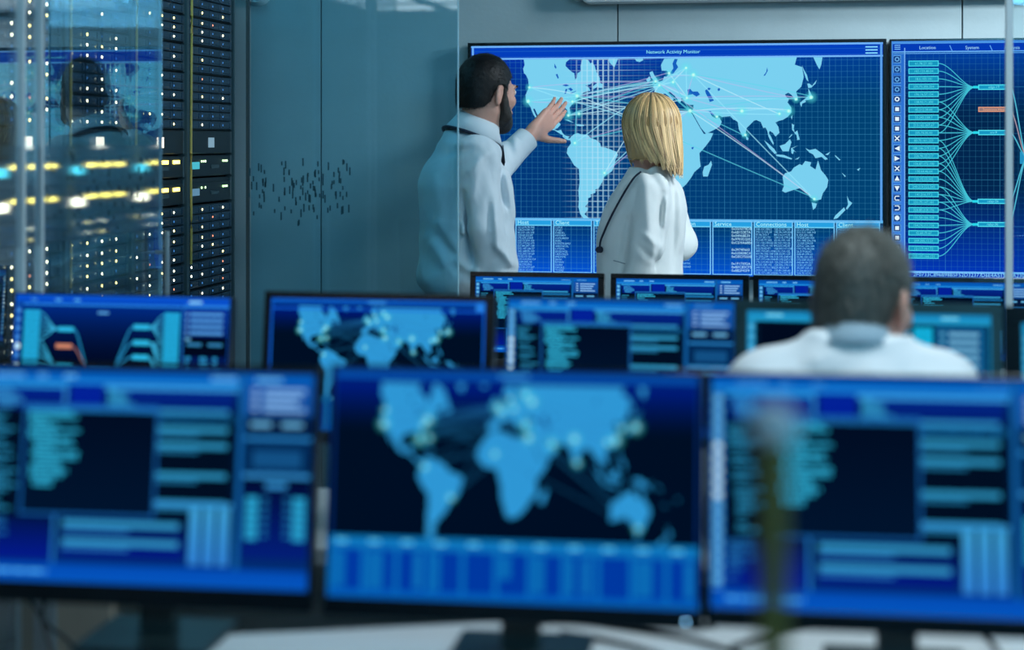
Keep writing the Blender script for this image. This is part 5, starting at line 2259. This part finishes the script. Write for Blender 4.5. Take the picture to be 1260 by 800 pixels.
    hv.cone(T((-.052, -.005, .0)), T((-.056, -.015, -.085)), .036*sc, .030*sc, .02)
    n = Rh @ np.array((0, 1, -.15))
    hv.half(n, float(n @ T((0, .058, 0))))
    hv.half((0, 0, -1), -float(J(800, 196)[2]))
    hv.folds(.003, 60, 5, (1, 1, .12))
    hb = hair_blond()
    base = hv.surface('hair', hb, 1)
    rng = np.random.default_rng(2)

    def tone(me, per, seed):
        n = len(me.vertices)//per
        g = np.random.default_rng(seed)
        k = g.uniform(0, 1, n)[:, None]
        a, b2 = np.array((.95, .62, .28)), np.array((.26, .12, .045))
        c = a*(1-k**1.6)+b2*k**1.6
        c = np.repeat(c, per, 0)
        c = np.concatenate([c, np.ones((len(c), 1))], 1)
        at = me.color_attributes.new('tone', 'FLOAT_COLOR', 'POINT')
        at.data.foreach_set('color', c.astype(np.float32).ravel())
    at = base.color_attributes.new('tone', 'FLOAT_COLOR', 'POINT')
    nb = len(base.vertices)
    at.data.foreach_set('color', np.tile(np.array((.46, .26, .10, 1), np.float32), nb))
    hair = link('hair', base, t)
    N = 4200
    # roots along the parting and over the crown; each strand rides the skull then hangs
    az = rng.uniform(-math.pi, math.pi, N)
    keep = np.abs(((az-math.pi/2+math.pi) % (2*math.pi))-math.pi) > .62
    az = az[keep]
    N = len(az)
    lock = np.sin(az*9+1.0)*.5+np.sin(az*23)*.5
    off = rng.uniform(.002, .012, N)+.004*lock
    segs = 14
    jit = rng.normal(scale=.011, size=N)+.006*np.sin(az*13)
    endz = float(J(800, 205)[2])
    pos = np.zeros((N, segs+1, 3))
    top = np.array((.012, -.01, .03))
    rx, ry, rz = (.086+off), (.104+off), (.096+off)
    for k in range(segs+1):
        u = k/segs
        psi = np.minimum(u/.45, 1.0)*math.radians(90)*1.0
        st0 = .10
        ps = st0+(psi)*(1-st0/1.57)
        x = rx*np.sin(ps)*np.cos(az)
        y = ry*np.sin(ps)*np.sin(az)-.014
        z = rz*np.cos(ps)+.030
        hang = np.maximum(0, (u-.45)/.55)
        y = y-.034*hang*np.clip(-np.sin(az)*.4+.75, 0, 1)
        k_in = 1-(.20+.12*(np.cos(az) < 0))*hang**2.0-.03*lock*hang
        x = x*k_in
        w = np.stack([x, y, z], 1)*sc
        q = hc+w @ Rh.T
        end = endz+.028*np.abs(np.cos(az))*np.where(np.cos(az) < 0, 1.6, -.3)+jit
        zs = hc[2]+.030*sc
        q[:, 2] = np.where(hang > 0, zs+(end-zs)*hang, q[:, 2])
        q[:, 0] += .004*np.sin(az*7+u*5)*u
        pos[:, k] = q
    W = .0021
    V = np.zeros((N, segs+1, 3, 3))
    ctr = np.array(hc)
    for k in range(segs+1):
        d_ = pos[:, min(k+1, segs)]-pos[:, max(k-1, 0)]
        out = pos[:, k]-ctr
        out[:, 2] *= .3
        side = np.cross(d_, out)
        side /= np.linalg.norm(side, axis=1)[:, None]+1e-9
        out /= np.linalg.norm(out, axis=1)[:, None]+1e-9
        ww = W*(1 if 0 < k < segs else .35)
        V[:, k, 0] = pos[:, k]-side*ww
        V[:, k, 1] = pos[:, k]+out*ww*.6
        V[:, k, 2] = pos[:, k]+side*ww
    vv = V.reshape(-1, 3)
    b0 = (np.arange(N)*(segs+1)*3)[:, None]
    fs = []
    for k in range(segs):
        a = b0+3*k
        for j in range(2):
            fs.append(np.concatenate([a+j, a+j+1, a+j+4, a+j+3], 1))
    fs = np.stack(fs, 1).reshape(-1, 4)
    me = bpy.data.meshes.new('strands')
    me.vertices.add(len(vv))
    me.vertices.foreach_set('co', vv.astype(np.float32).ravel())
    me.loops.add(len(fs)*4)
    me.loops.foreach_set('vertex_index', fs.astype(np.int32).ravel())
    me.polygons.add(len(fs))
    me.polygons.foreach_set('loop_start', np.arange(0, len(fs)*4, 4, dtype=np.int32))
    me.polygons.foreach_set('use_smooth', np.ones(len(fs), bool))
    me.update(calc_edges=True)
    me.materials.append(hb)
    tone(me, (segs+1)*3, 7)
    link('strands', me, hair)


build_woman()


# ---------------------------------------------------------------- the seated man
def build_seated():
    d = 3.00
    t, J = person(1052, d, 'seated man seen from behind in white shirt, head bowed')
    rot = math.radians(-4)
    Rb = rotz(rot)
    f, r = Rb @ np.array((0, 1, 0)), Rb @ np.array((1, 0, 0))
    hc = J(1063, 369, .02)
    Rh = head_frame(math.radians(37), math.radians(9), math.radians(3))
    sc = 1.02
    neck0 = J(1050, 432, -.03)
    shL, shR = J(947, 484, -.04), J(1153, 486, -.04)
    elL, elR = J(905, 640, .02), J(1195, 640, .02)
    wrL, wrR = J(985, 690, .165), J(1115, 690, .165)
    zt = Z2
    for w in (wrL, wrR):
        w[2] = zt+.035
    hip = np.array((0.0, -.12, .53))
    v = Vol((-.36, -.36, -.005), (.36, .46, 1.42), .0055)
    T = add_head(v, hc, Rh, sc)
    v.cone(neck0, T((0, -.025, -.055)), .064, .057, .03)
    z0 = neck0[2]
    st = [(.48, 0, -.13, .165, .115), (.62, 0, -.130, .150, .105), (.80, 0, -.115, .150, .10), (.95, 0, -.10, .165, .105), (1.06, 0, -.065, .172, .105), (1.13, 0, -.05, .14, .085), (1.19, 0, -.04, .07, .06)]
    v.loft(st, rot, .03)
    v.chain([shL, elL, wrL], [.050, .040, .029], .025)
    v.chain([shR, elR, wrR], [.050, .040, .029], .025)
    for s in (-1, 1):
        h = hip+r*.09*s
        k = np.array((.11*s, .26, .50))
        a = np.array((.11*s, .24, .08))
        v.chain([h, k], [.088, .060], .03)
        v.chain([k, a], [.058, .042], .03)
    for w, s in ((wrL, 1), (wrR, -1)):
        add_hand(v, w, (.12*s, 1, -.12), (0, .1, 1), (1.0*s, .1, 0), 1.0, curl=(.28, .28, .28, .3))
    link('body', v.surface('body', SKIN), t)
    line = [(-.13, -.085), (-.085, -.078), (-.055, -.066), (-.034, -.034), (-.022, .008), (.002, .026), (.012, .022), (.016, -.01), (.028, -.01), (.034, .03), (.055, .058), (.075, .070), (.12, .070)]
    cap = hair_cap('hair', HAIRG, hc, Rh, sc, line, (.001, .007, .008))
    hair = link('hair', cap, t)
    link('strands', short_strands('strands', HAIRG, cap, hc, Rh, 3200, .021, .0028, 15, 1.1), hair)
    add_face(t, T, Rh, sc, HAIRG)
    s = Vol((-.36, -.36, .48), (.36, .30, 1.26), .005)
    st = [(.50, 0, -.13, .185, .135), (.62, 0, -.130, .178, .132), (.80, 0, -.115, .176, .126), (.95, 0, -.10, .188, .128), (1.06, 0, -.068, .185, .124), (1.12, 0, -.055, .148, .106), (1.165, 0, -.042, .102, .084), (1.20, 0, -.036, .074, .070)]
    s.loft(st, rot, 0)
    s.cone(J(1010, 450, -.045), shL, .056, .066, .04)
    s.cone(J(1090, 450, -.045), shR, .056, .066, .04)
    s.cone(shL, elL, .073, .060, .035)
    s.cone(shR, elR, .073, .060, .035)
    cL, cR = wrL+(elL-wrL)*.12, wrR+(elR-wrR)*.12
    s.cone(elL, cL, .058, .043, .02)
    s.cone(elR, cR, .058, .043, .02)
    for p0, p1, am, w in (((1000, 432), (960, 455), .008, .020), ((1040, 440), (1085, 455), .007, .018), ((960, 442), (1020, 458), -.006, .018), ((1095, 440), (1150, 460), .007, .018), ((1080, 452), (1140, 470), -.005, .018), ((1010, 460), (1070, 466), -.006, .016)):
        s.ridge(J(*p0), J(*p1), am, w, .05)
    s.folds(.0030, 26, 31, (.5, 1, 1))
    ax = T((0, -.025, -.055))-neck0
    ax /= np.linalg.norm(ax)
    neck_cut(s, neck0+np.array((0, 0, .014)), ax, .095)
    sh = link('shirt', s.surface('shirt', SHIRT2, 1), t)
    Rc = head_frame(math.radians(8), math.radians(20))
    cc = neck0+np.array((0, .0, .012))
    ring_band('collar', COLLARB, cc, Rc, [(.022, .0625, .064, -.004, .10), (.004, .067, .069, -.006, .25), (-.018, .080, .082, -.008, .40)], .003, t)
    v = Vol((-.30, -.36, .03), (.30, .40, .66), .007)
    v.loft([(.47, 0, -.13, .185, .13), (.60, 0, -.13, .165, .12)], rot, 0)
    for s_ in (-1, 1):
        h = hip+r*.09*s_
        k = np.array((.11*s_, .26, .50))
        a = np.array((.11*s_, .24, .09))
        v.chain([h, k], [.098, .076], .03)
        v.chain([k, a], [.074, .062], .03)
    v.half((0, 0, -1), -.05)
    link('trousers', v.surface('trousers', TROUS), t)
    for s_ in (-1, 1):
        shoe(t, .11*s_, .27, 0)
    # his chair
    ct = tag(empty('office_chair', t.location, TH), 'black office chair the seated man sits on', 'chair')
    CH = mat('chair_fabric', (.014, .018, .022), .8, var=.15, bump=.2)
    MB().box(-.23, -.25, .395, .23, .20, .445, .025, 3).obj('seat', CH, ct, True)
    MB().box(-.20, -.298, .52, .20, -.268, .86, .015, 3).obj('backrest', CH, ct, True)
    MB().box(-.03, -.310, .38, .03, -.299, .70, .004, 1).box(-.03, -.310, .375, .03, -.1, .395, .004, 1).obj('back_bar', BLACK, ct)
    MB().cyl((0, -.03, .10), (0, -.03, .395), .028).obj('gas_lift', STEEL, ct, True)
    for k in range(5):
        a = k*2*math.pi/5+.3
        x, y = .27*math.cos(a), -.03+.27*math.sin(a)
        MB().cyl((0, -.03, .10), (x, y, .065), .022, .014, 8).obj('leg', BLACK, ct)
        MB().cyl((x-.012, y, .028), (x+.012, y, .028), .028, .028, 14).cyl((x, y, .03), (x, y, .075), .008).obj('castor', BLACK, ct, True)


build_seated()
